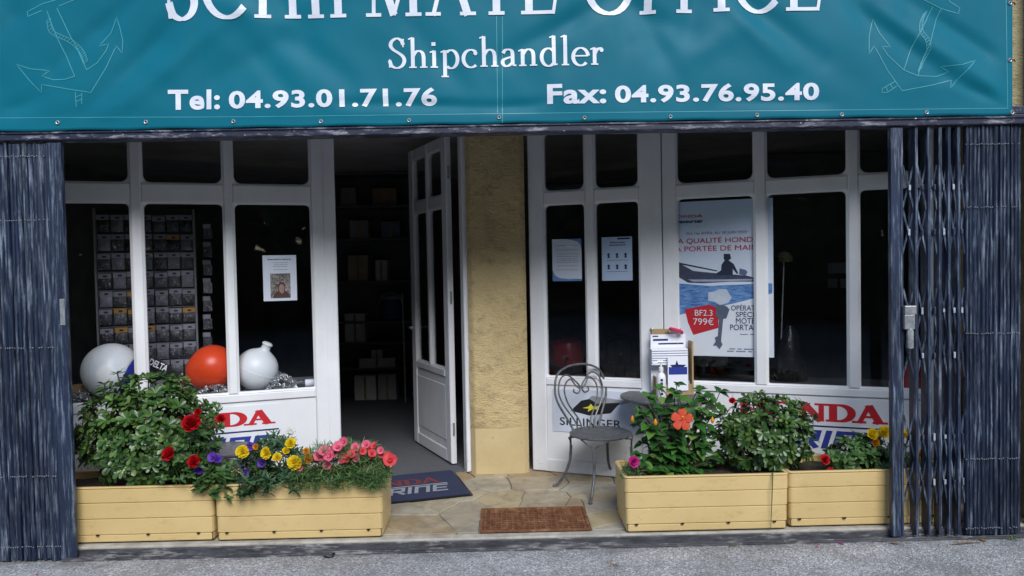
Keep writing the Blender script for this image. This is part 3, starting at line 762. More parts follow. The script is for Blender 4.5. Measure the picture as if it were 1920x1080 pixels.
def anchor(arms, shank, rope, stock, tail, ox):
    parts=[bline(z3(arms,ox),.0045)]+[bline(z3(s,ox),.0045) for s in shank+stock+tail]
    rp=[(q.x,q.y) for q in catmull([(a,b,0) for a,b in rope],7)]
    for off in (-14,14): parts.append(bline(z3([(a+off*.7,b-off*.5) for a,b in rp],ox),.0035))
    for (a,b) in rp[::2]: parts.append(bline(z3([(a-10,b+9),(a+10,b-9)],ox),.003))
    return join2d(*parts)
la = anchor(arms, [[(265,62),(290,130),(335,235),(425,430)],[(320,45),(400,210),(490,392)]], rope,
            [[(235,60),(155,90),(147,64),(240,20),(330,-5),(420,-40)],[(330,35),(440,-10)]], [[(430,520),(433,604)],[(466,524),(463,585)],[(430,548),(466,535)],[(431,575),(464,560)]], 0)
put('anchor_emblem', print2d(la, bfn, .003), TEAL_LINE, ban)
arms2 = [(1240,395),(1150,312),(1120,262),(1168,265),(1110,185),(1075,105),(1050,200),(1045,305),(1075,260),(1150,400),(1230,512),(1400,480),(1512,450),(1505,496),(1560,430),(1645,340),(1560,368),(1448,376),(1496,405),(1430,430),(1320,428),(1240,395)]
rope2 = [(1365,70),(1340,120),(1335,180),(1365,230),(1375,290),(1350,350),(1330,395)]
ra = anchor(arms2, [[(1405,40),(1370,110),(1310,215),(1240,395)],[(1455,45),(1430,100),(1385,235),(1320,425)]], rope2,
            [[(1350,0),(1450,50),(1550,78),(1558,45),(1500,10),(1480,-20)]], [[(1190,460),(1120,500),(1118,522),(1150,520),(1200,485)],[(1140,490),(1150,515)],[(1165,475),(1178,500)]], 1280)
put('anchor_emblem', print2d(ra, bfn, .003), TEAL_LINE, ban)
# seams
for P in ([(931,30),(933,212)],[(942,30),(942,230)],[(0,221),(480,219),(940,213),(1400,208),(1890,203)],[(1886,0),(1889,203)]):
    put('seam', print2d(bline(P,.0035), bfn, .002), TEAL_LINE, ban)
# eyelets along the hem and up the right side
ey = MB()
for k in range(16):
    a0=2*math.pi*k/16; a1=2*math.pi*(k+1)/16
for (ri,ro,y) in ((.005,.0115,0),):
    ey.lathe([(ri,.0),(ri,.003),(.008,.0045),(ro,.002),(ro,0)], (0,0,0), 14)
eym = ey.mesh('eyelet', STEEL, 60); RX = Matrix.Rotation(R_(90),4,'X')
for px,py in ((109,230),(274,229),(438,228),(602,228),(767,226),(936,220),(1096,221),(1257,219),(1419,216),(1578,215),(1737,211),(1897,211),(1893,113),(1893,6)):
    u,v = bpx(px,py); inst('eyelet', eym, Matrix.Translation(bfn(u,v,.003)) @ RX, ban)
for px in (-55,):
    u,v = bpx(px,231); inst('eyelet', eym, Matrix.Translation(bfn(u,v,.003)) @ RX, ban)
for py in (113,6):
    a=Vector((bpx(1893,py)[0],YB-.004,bpx(1893,py)[1])); m=MB(); m.tube([a,a+Vector((.022,.0,.001)),a+Vector((.05,.035,.002))],.0035,6); put('tie_cord', m, BLACK, ban)

# ================================================================== FOLDING GATES
def slat_mesh(w, d, z0, z1, name='slat'):
    m=MB(); P=[(-w/2,d),(-w/2,.013),(-w*.40,.004),(-w*.24,-.002),(-w*.10,.001),(w*.10,.001),(w*.24,-.002),(w*.40,.004),(w/2,.013),(w/2,d)]
    inner=[(w/2-.002,d),(w/2-.002,.016),(-w/2+.002,.016),(-w/2+.002,d)]
    m.prism(P+inner, lambda u,v,dd: Vector((u,v,dd)), z0, z1); return m.mesh(name, NAVY)
YG=-.098
gl = thing('folding_gate', (-2.68,YG,0), 'folded dark blue metal gate with chalky worn slats at left edge', 'gate', 'folding gates')
rg = random.Random(11)
xr = atY(100,650,YG).x; n=0; x=-2.985; ms=[slat_mesh(w,.022,.012,2.25) for w in (.021,.025,.029)]
while x < xr-.012:
    k=rg.choice((0,1,2)); wv=(.021,.025,.029)[k]
    inst('slat', ms[k], Matrix.Translation((x+wv/2, YG+rg.uniform(-.004,.010), rg.uniform(-.006,.006))) @ Matrix.Rotation(rg.uniform(-.35,.35),4,'Z') @ Matrix.Rotation(rg.uniform(-.0022,.0022),4,'Y'), gl)
    x += wv+rg.uniform(.0,.003)
m=MB(); xe=atY(128,650,YG).x; m.box(xr+.002,xe,YG-.004,YG+.026,.012,2.25); put('lock_stile', m, NAVY, gl, bevel=.003)
q=atY(118,585,YG); m=MB(); m.box(q.x-.012,q.x+.014,YG-.0075,YG-.0045,q.z-.07,q.z+.07); put('lock_keep', m, STEEL, gl, bevel=.002)
def rivets(x0,x1,zs,y,par,step=.012):
    for z in zs:
        m=MB(); x=x0; 
        while x<x1:
            if rg.random()<.8:
                zz=z+rg.uniform(-.003,.003); m.lathe([(.0035,-.006),(.0032,.0),(.0015,.002)],(x,y-.004,zz),6,Matrix.Rotation(R_(90),3,'X'))
            x+=step
        tag(put('rivet_row', m, STEEL, par), kind='stuff')
zz=lambda py: atY(60,py,YG).z
rivets(-2.97,xr,[zz(293)-.0,zz(413),zz(652),zz(893),zz(1025)],YG,gl)

gt = thing('folding_gate', (2.5,YG,0), 'half folded dark blue scissor gate with lattice straps at right edge', 'gate', 'folding gates')
gx = lambda px, py=650: atY(px,py,YG).x
z0g, z1g = .026, 2.255
m=MB(); a,b=gx(1671),gx(1690); m.box(a,b-.004,YG-.004,YG+.03,z0g,z1g); put('lead_stile', m, NAVY, gt, bevel=.003)
m=MB(); m.box(b-.002,b+.012,YG-.002,YG+.02,z0g,z1g); put('lead_stile', m, NAVY, gt, bevel=.002)
bars=[gx(p) for p in (1720,1743,1763,1782,1799)]
def bar_mesh():
    m=MB(); w_=.015; d=.062; t_=.003
    P=[(-w_/2,.0),(w_/2,.0),(w_/2,d),(w_/2-t_,d),(w_/2-t_,t_),(-w_/2+t_,t_),(-w_/2+t_,d),(-w_/2,d)]
    m.prism(P, lambda u,v,dd: Vector((u,v,dd)), z0g, z1g); return m.mesh('bar',NAVY)
bm_=bar_mesh()
for i,x in enumerate(bars):
    inst('bar', bm_, Matrix.Translation((x,YG+.002,0)) @ Matrix.Rotation(rg.uniform(-.12,.12),4,'Z') @ Matrix.Rotation(rg.uniform(-.0015,.0015),4,'Y'), gt)
cols=[b+.010]+bars+[gx(1814)]
def strap(p,q,w=.010,t=.004):
    p=Vector(p);q=Vector(q);d=(q-p).normalized();n=Vector((-d.z,0,d.x))*w/2;y=Vector((0,t/2,0))
    m=MB();m.hexa([p-n-y,p+n-y,p+n+y,p-n+y,q-n-y,q+n-y,q+n+y,q-n+y]);return m
PALE=simple('pale_worn_blue_metal',(.34,.38,.46,1),.4,.35,60,.1)
hp=.122
for r in [atY(1740,p,YG).z for p in (351,435,583,667,820,905)]:
    for i in range(len(cols)-1):
        A,B=cols[i]+.006,cols[i+1]-.006
        put('strap', strap((A,YG+.010,r+hp),(B,YG+.016,r-hp)), NAVY, gt)
        put('strap', strap((A,YG+.016+.004,r-hp),(B,YG+.022,r+hp)), NAVY, gt)
        m=MB(); xm=(A+B)/2; hh=rg.uniform(.010,.022); xm+=rg.uniform(-.004,.004); m.box(xm-.006,xm+.006,YG+.003,YG+.009,r-hh,r+hh); put('clip', m, PALE if rg.random()<.4 else NAVY, gt, bevel=.003)
x=gx(1812); xe=gx(1912)
while x < xe:
    k=rg.choice((0,0,1)); wv=(.021,.025,.029)[k]
    inst('slat', ms[k], Matrix.Translation((x+wv/2, YG+.004+rg.uniform(-.004,.008), rg.uniform(-.006,.003)+.012)) @ Matrix.Rotation(rg.uniform(-.25,.25),4,'Z'), gt)
    x += wv+rg.uniform(-.001,.001)
rivets(gx(1812),xe,[atY(1860,p,YG).z for p in (270,388,625,860,990)],YG+.002,gt)
q=atY(1702,577,YG); m=MB(); m.box(q.x-.032,q.x+.030,YG-.034,YG-.0045,q.z-.035,q.z+.012); m.box(q.x-.032,q.x+.024,YG-.030,YG-.0045,q.z-.115,q.z-.036); put('lock_case', m, STEEL, gt, bevel=.003)
q=atY(1703,632,YG); m=MB(); m.lathe([(.014,-.06),(.018,-.055),(.018,.03),(.012,.055),(.004,.06)],(q.x,YG-.018,q.z),12); put('lock_cylinder', m, STEEL, gt, smooth=True)

# ================================================================== PLANTER BOXES
def ring(x0,x1,y0,y1,z0,z1,r,e,wall=.012,k=5):
    """one moulded board running round the box"""
    m=MB(); 
    def loop(d,z):
        P=[]
        for cx,cy,a0 in ((x1-r,y0+r,-90),(x1-r,y1-r,0),(x0+r,y1-r,90),(x0+r,y0+r,180)):
            for i in range(k+1):
                a=R_(a0+90*i/k); P.append(Vector((cx+(r-d)*math.cos(a),cy+(r-d)*math.sin(a),z)))
        return P
    c=.004; L=[loop(c+e,z0),loop(e,z0+c),loop(e,z1-c),loop(c+e,z1),loop(wall,z1),loop(wall,z0)]
    n=len(L[0]); vs=[v for l in L for v in l]; fs=[]
    for a in range(6):
        b=(a+1)%6
        for i in range(n):
            j=(i+1)%n; fs.append((a*n+i,a*n+j,b*n+j,b*n+i))
    m.add(vs,fs); return m
def planter(x0,x1,y0,y1,label):
    t=thing('planter_box',((x0+x1)/2,(y0+y1)/2,FLOOR),label,'planter','sand yellow planter boxes')
    z=FLOOR+.008
    m=MB(); m.box(x0+.03,x1-.03,y0+.03,y1-.03,FLOOR+.001,z); put('base',m,PLASTIC,t)
    for h,e in ((.038,.010),(.088,.007),(.088,.004),(.078,.001)):
        put('board',ring(x0,x1,y0,y1,z,z+h,.028,e),PLASTIC,t,smooth=35); z+=h+.0015
    put('rim',ring(x0-.003,x1+.003,y0-.003,y1+.003,z-.0015+.001,z+.010,.03,.0,.02),PLASTIC,t,smooth=35)
    for k in range(4):
        nxp=x0+(x1-x0)*(.07+.28*k); m=MB(); m.add([Vector((nxp-.010,y0-.0005,FLOOR+.052)),Vector((nxp+.010,y0-.0005,FLOOR+.052)),Vector((nxp+.004,y0-.0005,FLOOR+.043)),Vector((nxp-.004,y0-.0005,FLOOR+.043)),Vector((nxp-.010,y0+.012,FLOOR+.052)),Vector((nxp+.010,y0+.012,FLOOR+.052)),Vector((nxp+.004,y0+.012,FLOOR+.043)),Vector((nxp-.004,y0+.012,FLOOR+.043))],[(3,2,1,0),(4,5,6,7),(0,1,5,4),(1,2,6,5),(2,3,7,6),(3,0,4,7)]); put('clip_notch',m,DIRT,t)
    # core closes the grooves; soil on top
    m=MB(); m.box(x0+.013,x1-.013,y0+.013,y1-.013,FLOOR+.009,z-.045); put('liner',m,simple('groove_dark',(.16,.10,.04,1),.8),t)
    m=MB(); N=26;K=9
    for j in range(K+1):
        for i in range(N+1):
            X=x0+.014+(x1-x0-.028)*i/N; Y=y0+.014+(y1-y0-.028)*j/K; m.v.append(Vector((X,Y,z-.028+.018*noise.noise(Vector((X*14,Y*14,2))))))
    for j in range(K):
        for i in range(N): a=j*(N+1)+i; m.f.append([a,a+1,a+N+2,a+N+1])
    put('soil',m,SOIL,t,smooth=True); return z
PY0,PY1=-.035,.325
pj=atY(399,960,PY0).x; pe=atY(716,960,PY0).x
ZP=planter(pj-.99,pj-.003,PY0+.02,PY1+.02,'sand yellow planter box holding the big bush, beside the left gate')
planter(pj+.003,atY(718,960,PY0).x,PY0+.01,PY1+.01,'sand yellow planter box full of pink and yellow flowers, beside the doormat')
qa=atY(1172,950,PY0-.02).x; qb=atY(1482,950,PY0-.02).x
planter(qa,qb-.003,PY0-.015,PY1-.015,'sand yellow planter box holding the hibiscus, in front of the iron chair')
planter(qb+.003,qb+.90,PY0+.012,PY1+.012,'sand yellow planter box running behind the scissor gate lattice')

# ================================================================== FURNITURE
def bistro_chair(cx, cy, rz, label, legs):
    t=thing('bistro_chair',(cx,cy,FLOOR),label,'chair','grey iron bistro chairs')
    M=Matrix.Translation((cx,cy,FLOOR+.001))@Matrix.Rotation(rz,4,'Z'); T=lambda P:[M@Vector(p) for p in P]
    SH=.370; SR=.203
    m=MB(); m.lathe([(.03,SH-.012),(SR-.02,SH-.010),(SR,SH-.006),(SR+.004,SH+.002),(SR-.006,SH+.009),(SR-.03,SH+.004),(.02,SH)],(0,0,0),36); m.v=[M@v for v in m.v]; put('seat',m,IRON,t,smooth=45)
    # back: outer arch, inner heart scrolls and uprights. local +y is the back
    yb=.150; yt=.235; H=.805
    def bp(x,z): k=(z-SH)/(H-SH); return (x*(1.0+.26*min(1,max(0,k)*2.5)), yb+(yt-yb)*k, z)
    arch=catmull([bp(-.105,SH-.004),bp(-.125,SH+.07),bp(-.165,SH+.20),bp(-.172,SH+.29),bp(-.145,H-.055),bp(-.08,H-.012),bp(0,H),bp(.08,H-.012),bp(.145,H-.055),bp(.172,SH+.29),bp(.165,SH+.20),bp(.125,SH+.07),bp(.105,SH-.004)],6)
    m=MB(); m.tube(T(arch),.0075,8); put('back_arch',m,IRON,t,smooth=True)
    for s in (-1,1):
        for w,top,x0 in ((.150,H-.075,.070),(.112,H-.105,.036)):
            P=[bp(s*x0,SH),bp(s*(x0+.010),SH+.07),bp(s*w*.86,SH+.18),bp(s*w,SH+.265),bp(s*w*.86,top-.012),bp(s*w*.55,top+.012),bp(s*.035,top-.03)]
            if w>.13: P+= [bp(s*.006,top-.075),bp(s*.020,top-.115),bp(s*.050,top-.105),bp(s*.048,top-.085)]
            else: P+= [bp(s*.012,top-.055)]
            m=MB(); m.tube(T(catmull(P,6)),.0058,7); put('heart_scroll',m,IRON,t,smooth=True)
    M2=Matrix.Translation((cx,cy,FLOOR+.001))
    for (lx,ly) in legs:
        an=math.atan2(ly,lx); d=Vector((math.cos(an),math.sin(an),0)); L=math.hypot(lx,ly); p=Vector((-d.y,d.x,0))
        P=[d*(SR-.005)+Vector((0,0,SH-.085)),d*(SR+.0)+Vector((0,0,SH-.15)),d*(SR+.005)+Vector((0,0,.18)),d*(SR+.03)+Vector((0,0,.11)),d*(L-.035)+Vector((0,0,.035)),d*L+Vector((0,0,.010))]
        m=MB(); m.tube([M2@q for q in catmull(P,5)],.0095,8); lg=put('leg',m,IRON,t,smooth=True)
        m=MB(); m.lathe([(.013,0),(.014,.008),(.010,.016)],M2@(d*L),10); put('foot',m,IRON,lg,smooth=True)
        for s in (-1,1):
            a2=an+s*.50; e=Vector((math.cos(a2),math.sin(a2),0))
            P=[e*(SR-.012)+Vector((0,0,SH-.010)),(e*.5+d*.5)*(SR+.014)+Vector((0,0,SH-.022)),d*(SR-.002)+p*s*.012+Vector((0,0,SH-.055)),d*(SR-.003)+p*s*.004+Vector((0,0,SH-.12))]
            m=MB(); m.tube([M2@q for q in catmull(P,5)],.0062,7); put('leg_brace',m,IRON,lg,smooth=True)
fa,fb,fc=(atZ(*p,FLOOR) for p in ((1107,945),(1040,913),(1148,890)))
cc=(fa+fc)/2; cc=Vector((cc.x-.005,cc.y-.01,0))
bistro_chair(cc.x,cc.y,R_(32),'grey iron bistro chair with heart shaped back beside the right planters',[(fa-cc).xy,(fb-cc).xy,(fc-cc).xy,(-(fb-cc)).xy])
c2=atY(420,840,.55); k=[(v.x,v.y) for v in [(fa-cc),(fb-cc),(fc-cc),(-(fb-cc))]]
bistro_chair(c2.x,c2.y,R_(112),'grey iron bistro chair half hidden behind the left planters',[(-.20,-.15),(.22,-.15),(.22,.14),(-.20,.14)])

# table
tc=Vector((1.06,.80,0)); TZ=.672
tb=thing('bistro_table',(tc.x,tc.y,FLOOR),'round grey iron bistro table carrying leaflets beside the hibiscus','table')
m=MB(); m.lathe([(.02,TZ-.02),(.27,TZ-.022),(.285,TZ-.012),(.285,TZ-.003),(.275,TZ),(.02,TZ-.001)],(tc.x,tc.y,0),40); put('table_top',m,IRON,tb,smooth=45)
for k in range(3):
    a=R_(100+120*k); d=Vector((math.cos(a),math.sin(a),0)); P=[d*.24+Vector((0,0,TZ-.022)),d*.16+Vector((0,0,TZ-.06)),d*.06+Vector((0,0,TZ-.20)),d*.05+Vector((0,0,.36)),d*.12+Vector((0,0,.20)),d*.26+Vector((0,0,FLOOR+.012))]
    m=MB(); m.tube([tc+q for q in catmull(P,6)],.010,8); put('leg',m,IRON,tb,smooth=True)
m=MB(); m.tube([tc+Vector((.06*math.cos(a),.06*math.sin(a),.34)) for a in [2*math.pi*i/18 for i in range(18)]],.006,6,closed=True); put('leg_ring',m,IRON,tb,smooth=True)
TT=TZ+.0015
YT=tc.y+.0
# leaflet dispenser on the table: cardboard stand with stacked white leaflets
def tq(px,py,Y=.83): q=atY(px,py,Y); return q.x,q.z
x0=tq(1224,700)[0]; x1=tq(1298,700)[0]
ls=thing('leaflet_stand',((x0+x1)/2,.86,TT),'cardboard leaflet stand filled with white brochures on the round table','leaflet stand')
m=MB(); m.box(x0+.012,x1,.90,.912,TT,tq(1270,618)[1]); m.box(x1-.012,x1-.001,.80,.899,TT,tq(1270,640)[1]); m.box(x0+.012,x0+.022,.80,.899,TT,TT+.10); m.box(x0+.023,x1-.013,.80,.899,TT,TT+.012)
m2=MB(); m2.box(x0+.012,x1,.90,.912,TT,tq(1270,618)[1]); put('back_board',m2,CARD,ls)
m2=MB(); m2.box(x1-.012,x1-.001,.79,.899,TT,tq(1270,640)[1]); put('side_board',m2,CARD,ls)
m2=MB(); m2.box(x0+.012,x0+.022,.79,.899,TT,TT+.12); put('side_board',m2,CARD,ls)
m2=MB(); m2.box(x0+.023,x1-.013,.79,.80,TT,TT+.07); put('front_board',m2,CARD,ls)
za=tq(1260,655)[1]; zb2=tq(1260,628)[1]
lf=random.Random(2)
bro=thing('brochure',((x0+x1)/2,.87,TT+.02),'upright white brochure with navy headline at the top of the leaflet stand','brochure')
m=MB(); m.box(x0-.002,x1-.03,.880,.888,TT+.02,zb2); put('sheet',m,PAPER,bro)
fn=lambda u,v,l: Vector((u,.880-l,v))
put('headline',print2d(join2d(rect2d(x0+.015,zb2-.043,x0+.115,zb2-.030),rect2d(x0+.05,zb2-.068,x1-.045,zb2-.058),rect2d(x0+.012,zb2-.016,x0+.05,zb2-.008)),fn),NAVYP,bro)
for i in range(7):
    nth=('lowest','second lowest','third lowest','middle','third highest','second highest','topmost')[i]
    z=za-.10+i*.0155; a=lf.uniform(-.05,.05); mm=MB()
    mm.hexa([Vector((x0-.012,.80,z)),Vector((x1-.035,.80,z)),Vector((x1-.035,.875,z+.004)),Vector((x0-.012,.875,z+.004)),Vector((x0-.012,.80,z+.011)),Vector((x1-.035,.80,z+.011)),Vector((x1-.035,.875,z+.015)),Vector((x0-.012,.875,z+.015))])
    o=put('brochure_bundle',mm,PAPER,bevel=.002); tag(o,nth+' folded white brochure bundle stacked in the leaflet stand','brochure','stacked brochure bundles')
# picture brochure in front pocket
pb_=thing('brochure',((x0+x1)/2+.03,.79,TT+.05),'small brochure with a boat picture leaning in the front of the leaflet stand','brochure')
xa,xb=tq(1252,700,.785)[0],tq(1290,700,.785)[0]; z0_=tq(1270,702,.785)[1]; z1_=tq(1270,668,.785)[1]
m=MB(); m.box(xa,xb,.781,.786,TT+.03,z1_); put('sheet',m,PAPER,pb_)
fn=lambda u,v,l: Vector((u,.781-l,v))
put('sea_picture',print2d(rect2d(xa+.006,z0_,xb-.006,z0_+.05),fn),BLUEP,pb_); put('boat_picture',print2d(poly2d([(xa+.03,z0_+.05),(xb-.03,z0_+.05),(xb-.012,z0_+.064),(xa+.07,z0_+.066),(xa+.06,z0_+.095),(xa+.05,z0_+.066),(xa+.015,z0_+.064)]),fn,.0016),NAVYP,pb_)
# pump bottle in front of it
q=atY(1240,735,.66); bt=thing('pump_bottle',(q.x,.66,TT),'white hand gel pump bottle standing in front of the brochures','bottle')
m=MB(); m.lathe([(.026,0),(.030,.006),(.030,.135),(.026,.155),(.013,.170),(.013,.182)],(q.x,.66,TT),20); put('body',m,VINYLW,bt,smooth=40)
m=MB(); m.lathe([(.015,.1825),(.015,.205),(.006,.206),(.006,.236)],(q.x,.66,TT),14); put('pump',m,VINYLW,bt,smooth=40)
m=MB(); m.tube([(q.x+.012,.66,TT+.240),(q.x-.02,.655,TT+.242),(q.x-.055,.645,TT+.228)],[.009,.008,.005],8); put('spout',m,VINYLW,bt,smooth=True)
m=MB()
for i in range(5): m.hexa([Vector((q.x-.010+.004*(i%2),.6290,TT+.03+.022*i)),Vector((q.x+.006,.6290,TT+.03+.022*i)),Vector((q.x+.006,.6292,TT+.03+.022*i)),Vector((q.x-.010+.004*(i%2),.6292,TT+.03+.022*i)),Vector((q.x-.010,.6290,TT+.046+.022*i)),Vector((q.x+.004,.6290,TT+.046+.022*i)),Vector((q.x+.004,.6292,TT+.046+.022*i)),Vector((q.x-.010,.6292,TT+.046+.022*i))])
tag(put('label_print',m,NAVYP,bt),kind='stuff')
# papers lying on the table, pink tape on top of the stand
m=MB(); p=atZ(1225,733,TZ); m.hexa([Vector((p.x-.10,p.y-.05,TT)),Vector((p.x+.15,p.y-.12,TT)),Vector((p.x+.19,p.y+.02,TT)),Vector((p.x-.05,p.y+.09,TT)),Vector((p.x-.10,p.y-.05,TT+.006)),Vector((p.x+.15,p.y-.12,TT+.006)),Vector((p.x+.19,p.y+.02,TT+.009)),Vector((p.x-.05,p.y+.09,TT+.009))])
tag(put('paper_stack',m,PAPER),'loose white papers lying flat at the left edge of the round table','papers')
q=atY(1268,621,.84); m=MB(); m.tube([(q.x+.038*math.cos(a),.845+.022*math.sin(a),q.z-.012+.028*max(0,math.sin(a*.5))) for a in [2*math.pi*i/20 for i in range(20)]],.012,8,closed=True)
PINKP=simple('pink_red_plastic',(.55,.03,.10,1),.35); tag(put('plastic_handle',m,PINKP,smooth=True),'looped pink red plastic handle on top of the leaflet stand','handle')

# doormat
A=atZ(840,884,FLOOR); B=atZ(887,930,FLOOR); C=atZ(730,947,FLOOR)
ux=(B-C).normalized(); uy=Vector((-ux.y,ux.x,0)); dep=.625; wid=.93
mf=lambda u,v,l: Vector((B.x,B.y,FLOOR+.006))+ux*(u-wid)+uy*v+Vector((0,0,l))
dm=thing('doormat',mf(wid/2,dep/2,-.003),'navy blue doormat with red and white brand lettering in the doorway','doormat')
m=MB(); m.prism([(0,0),(wid,0),(wid,dep),(0,dep)],mf,0,.004); put('rubber_edge',m,BLACK,dm)
MATN=simple('navy_pile',(.030,.038,.085,1),.95,.25,120,.6)
m=MB(); m.prism([(.018,.018),(wid-.018,.018),(wid-.018,dep-.018),(.018,dep-.018)],mf,.0045,.010); put('pile',m,MATN,dm)
put('red_lettering',print2d(fit2d(word2d('HONDA',.21,.10,.09,.0),.13,.33,.79,.47),mf,.0106),simple('faded_red_pile',(.19,.035,.035,1),.9,.25,90),dm)
put('white_lettering',print2d(fit2d(techno2d('MARINE',.2),.13,.13,.82,.28),mf,.0106),simple('grey_white_pile',(.28,.30,.34,1),.9,.25,90),dm)
put('white_line',print2d(rect2d(.13,.298,.82,.310),mf,.0106),simple('grey_white_line',(.40,.42,.46,1),.9),dm)

# ================================================================== SIGNS ON THE SHOPFRONT
def wallfn(W,n): return lambda u,v,l: W.p(u,n+l,v)
def brand_board(W,n,ua,ub,za,zb,label,ha,hb,hza,hzb,mza,mzb):
    t=thing('shop_sign',W.p((ua+ub)/2,n,za),label,'sign'); m=MB(); m.wbox(W,ua,ub,n+.0005,n+.004,za,zb); put('board',m,SIGNW,t)
    f=wallfn(W,n+.004)
    put('red_lettering',print2d(fit2d(word2d('HONDA',.25,.12,.10,.03),ha,hza,hb,hzb),f,.001),REDP,t)
    put('blue_line',print2d(rect2d(ha,(hza+mzb)/2-.005,hb+.02,(hza+mzb)/2+.005),f,.001),NAVYP,t)
    put('blue_lettering',print2d(fit2d(techno2d('MARINE',.24),ha,mza,hb,mzb),f,.001),BLUEP,t)
h=lambda W,px,py: W.hit(px,py,.02)
u1=h(LW,516,770)[0]
brand_board(LW,.0155,h(LW,238,800)[0],h(LW,527,800)[0],h(LW,500,862)[1],h(LW,500,758)[1],'white sign with red and blue brand lettering, partly behind the left bush',h(LW,243,800)[0],u1,h(LW,480,798)[1],h(LW,480,768)[1],h(LW,500,846)[1],h(LW,500,815)[1])
brand_board(RW,.0155,h(RW,1375,800)[0],h(RW,1680,800)[0],h(RW,1600,855)[1],h(RW,1600,748)[1],'white sign with red and blue brand lettering, right of the round bush',h(RW,1383,800)[0],h(RW,1665,790)[0],h(RW,1600,795)[1],h(RW,1600,757)[1],h(RW,1600,846)[1],h(RW,1600,810)[1])
t=thing('shop_sign',RW.p(h(RW,1115,770)[0],.0155,.4),'pale blue sign with black flag, yellow shark and black lettering behind the chair','sign')
ua,za=h(RW,1037,808); ub_,zb_=h(RW,1198,738)[0],h(RW,1110,732)[1]
m=MB(); m.wbox(RW,ua,ub_,.016,.0195,za,zb_); put('board',m,SIGNB,t)
f=wallfn(RW,.0195); pp=lambda P:[h(RW,a,b) for a,b in P]
put('grey_flag',print2d(poly2d(pp([(1125,768),(1195,752),(1175,752),(1110,742),(1103,748)][::-1])),f,.0008),simple('grey_print',(.28,.29,.32,1),.5),t)
put('black_flag',print2d(poly2d(pp([(1070,770),(1105,779),(1145,775),(1163,755),(1120,757),(1105,748),(1090,751)])),f,.0012),BLACKP,t)
put('shark',print2d(poly2d(pp([(1092,765),(1104,766),(1102,772),(1112,767),(1124,768),(1121,764),(1128,758),(1118,762),(1112,762),(1108,757),(1104,762)])),f,.0018),YELP,t)
put('lettering',print2d(fit2d(text2d('SILLINGER',.012,1.05),h(RW,1050,800)[0],h(RW,1105,800)[1],h(RW,1165,800)[0],h(RW,1105,785)[1]),f,.0012),BLACKP,t)

# ------------------------------------------------------------------ papers and poster behind the glass
def sheet(W,n,px0,py0,px1,py1,name,label,mat,cat):
    u0,z1=W.hit(px0,py0,n); u1,_=W.hit(px1,py0,n); z0=W.hit((px0+px1)/2,py1,n)[1]
    t=thing(name,W.p((u0+u1)/2,n,z0),label,cat); m=MB(); m.wbox(W,u0,u1,n-.0008,n,z0,z1); put('sheet',m,mat,t)
    def P(a,b): return (u0+(u1-u0)*a, z0+(z1-z0)*b)      # unit square on the sheet, b upwards
    return t, wallfn(W,n), P
def R2(P,a,b,c,d): p=P(a,b); q=P(c,d); return rect2d(p[0],p[1],q[0],q[1])
def textlines(P,rows,lo=.1,hi=.9,th=.012,seed=1):
    r=random.Random(seed); L=[]
    for b in rows:
        x=lo+r.uniform(0,.05)
        while x<hi:
            w_=r.uniform(.03,.10); e=min(x+w_,hi); L.append(R2(P,x,b,e,b+th)); x=e+.02
    return join2d(*L)
GREYP=simple('grey_ink',(.20,.22,.30,1),.6)
NG=-.0075
t,f,P=sheet(LW,NG,492,479,555,564,'notice_sheet','white notice with a colour photo taped in the left window','%s' and PAPER,'notice')
put('heading',print2d(textlines(P,(.90,),.14,.86,.020,3),f,.0006),NAVYP,t); tag(t.children[-1],kind='stuff')
tag(put('text',print2d(textlines(P,(.83,.79,.75,.68),.3,.75,.010,4),f,.0006),GREYP,t),kind='stuff')
def m_photo():
    M=Mat('photo_print',.4); M.col(M.ramp(M.noise(34,5,dist=2.2,rough=.7),[(.3,(.02,.02,.035,1)),(.45,(.14,.12,.12,1)),(.55,(.36,.30,.26,1)),(.68,(.52,.50,.48,1))])); return M.m
put('photo',print2d(R2(P,.21,.06,.81,.60),f,.0006),m_photo(),t)
put('photo_figure',print2d(poly2d([P(.27,.06),P(.33,.17),P(.44,.22),P(.42,.34),P(.50,.41),P(.60,.41),P(.66,.34),P(.64,.22),P(.74,.16),P(.79,.06)]),f,.0009),simple('photo_brown',(.10,.05,.04,1),.5,.3,40),t)
put('photo_face',print2d(poly2d([P(.48,.20),P(.55,.15),P(.61,.20),P(.63,.29),P(.58,.36),P(.50,.36),P(.46,.29)]),f,.0012),simple('photo_skin',(.42,.25,.20,1),.5,.2,40),t)
t,f,P=sheet(RW,NG,1035,449,1090,527,'notice_sheet','white notice with blue curved corners in the narrow right pane',PAPER,'notice')
put('curve_print',print2d(poly2d([P(.45,1),P(1,1),P(1,.72),P(.96,.86),P(.86,.935),P(.70,.965)][::-1]),f,.0006),simple('sky_blue_ink',(.16,.30,.58,1),.5),t)
put('curve_print',print2d(poly2d([P(0,0),P(1,0),P(1,.05),P(.55,.05),P(.25,.07),P(.08,.14),P(.0,.28)]),f,.0006),simple('sky_blue_ink',(.16,.30,.58,1),.5),t)
tag(put('text',print2d(textlines(P,(.84,.74,.64,.58,.52,.48,.44,.36,.26),.12,.88,.010,5),f,.0006),GREYP,t),kind='stuff')
t,f,P=sheet(RW,NG,1128,445,1185,526,'notice_sheet','pale blue notice with six small pictograms in the right leaf pane',simple('pale_blue_paper',(.52,.62,.78,1),.6,.03,3),'notice')
tag(put('text',print2d(join2d(textlines(P,(.86,.80),.24,.78,.022,6),textlines(P,(.46,.20),.16,.86,.010,7),R2(P,.52,.94,.93,.975)),f,.0006),NAVYP,t),kind='stuff')
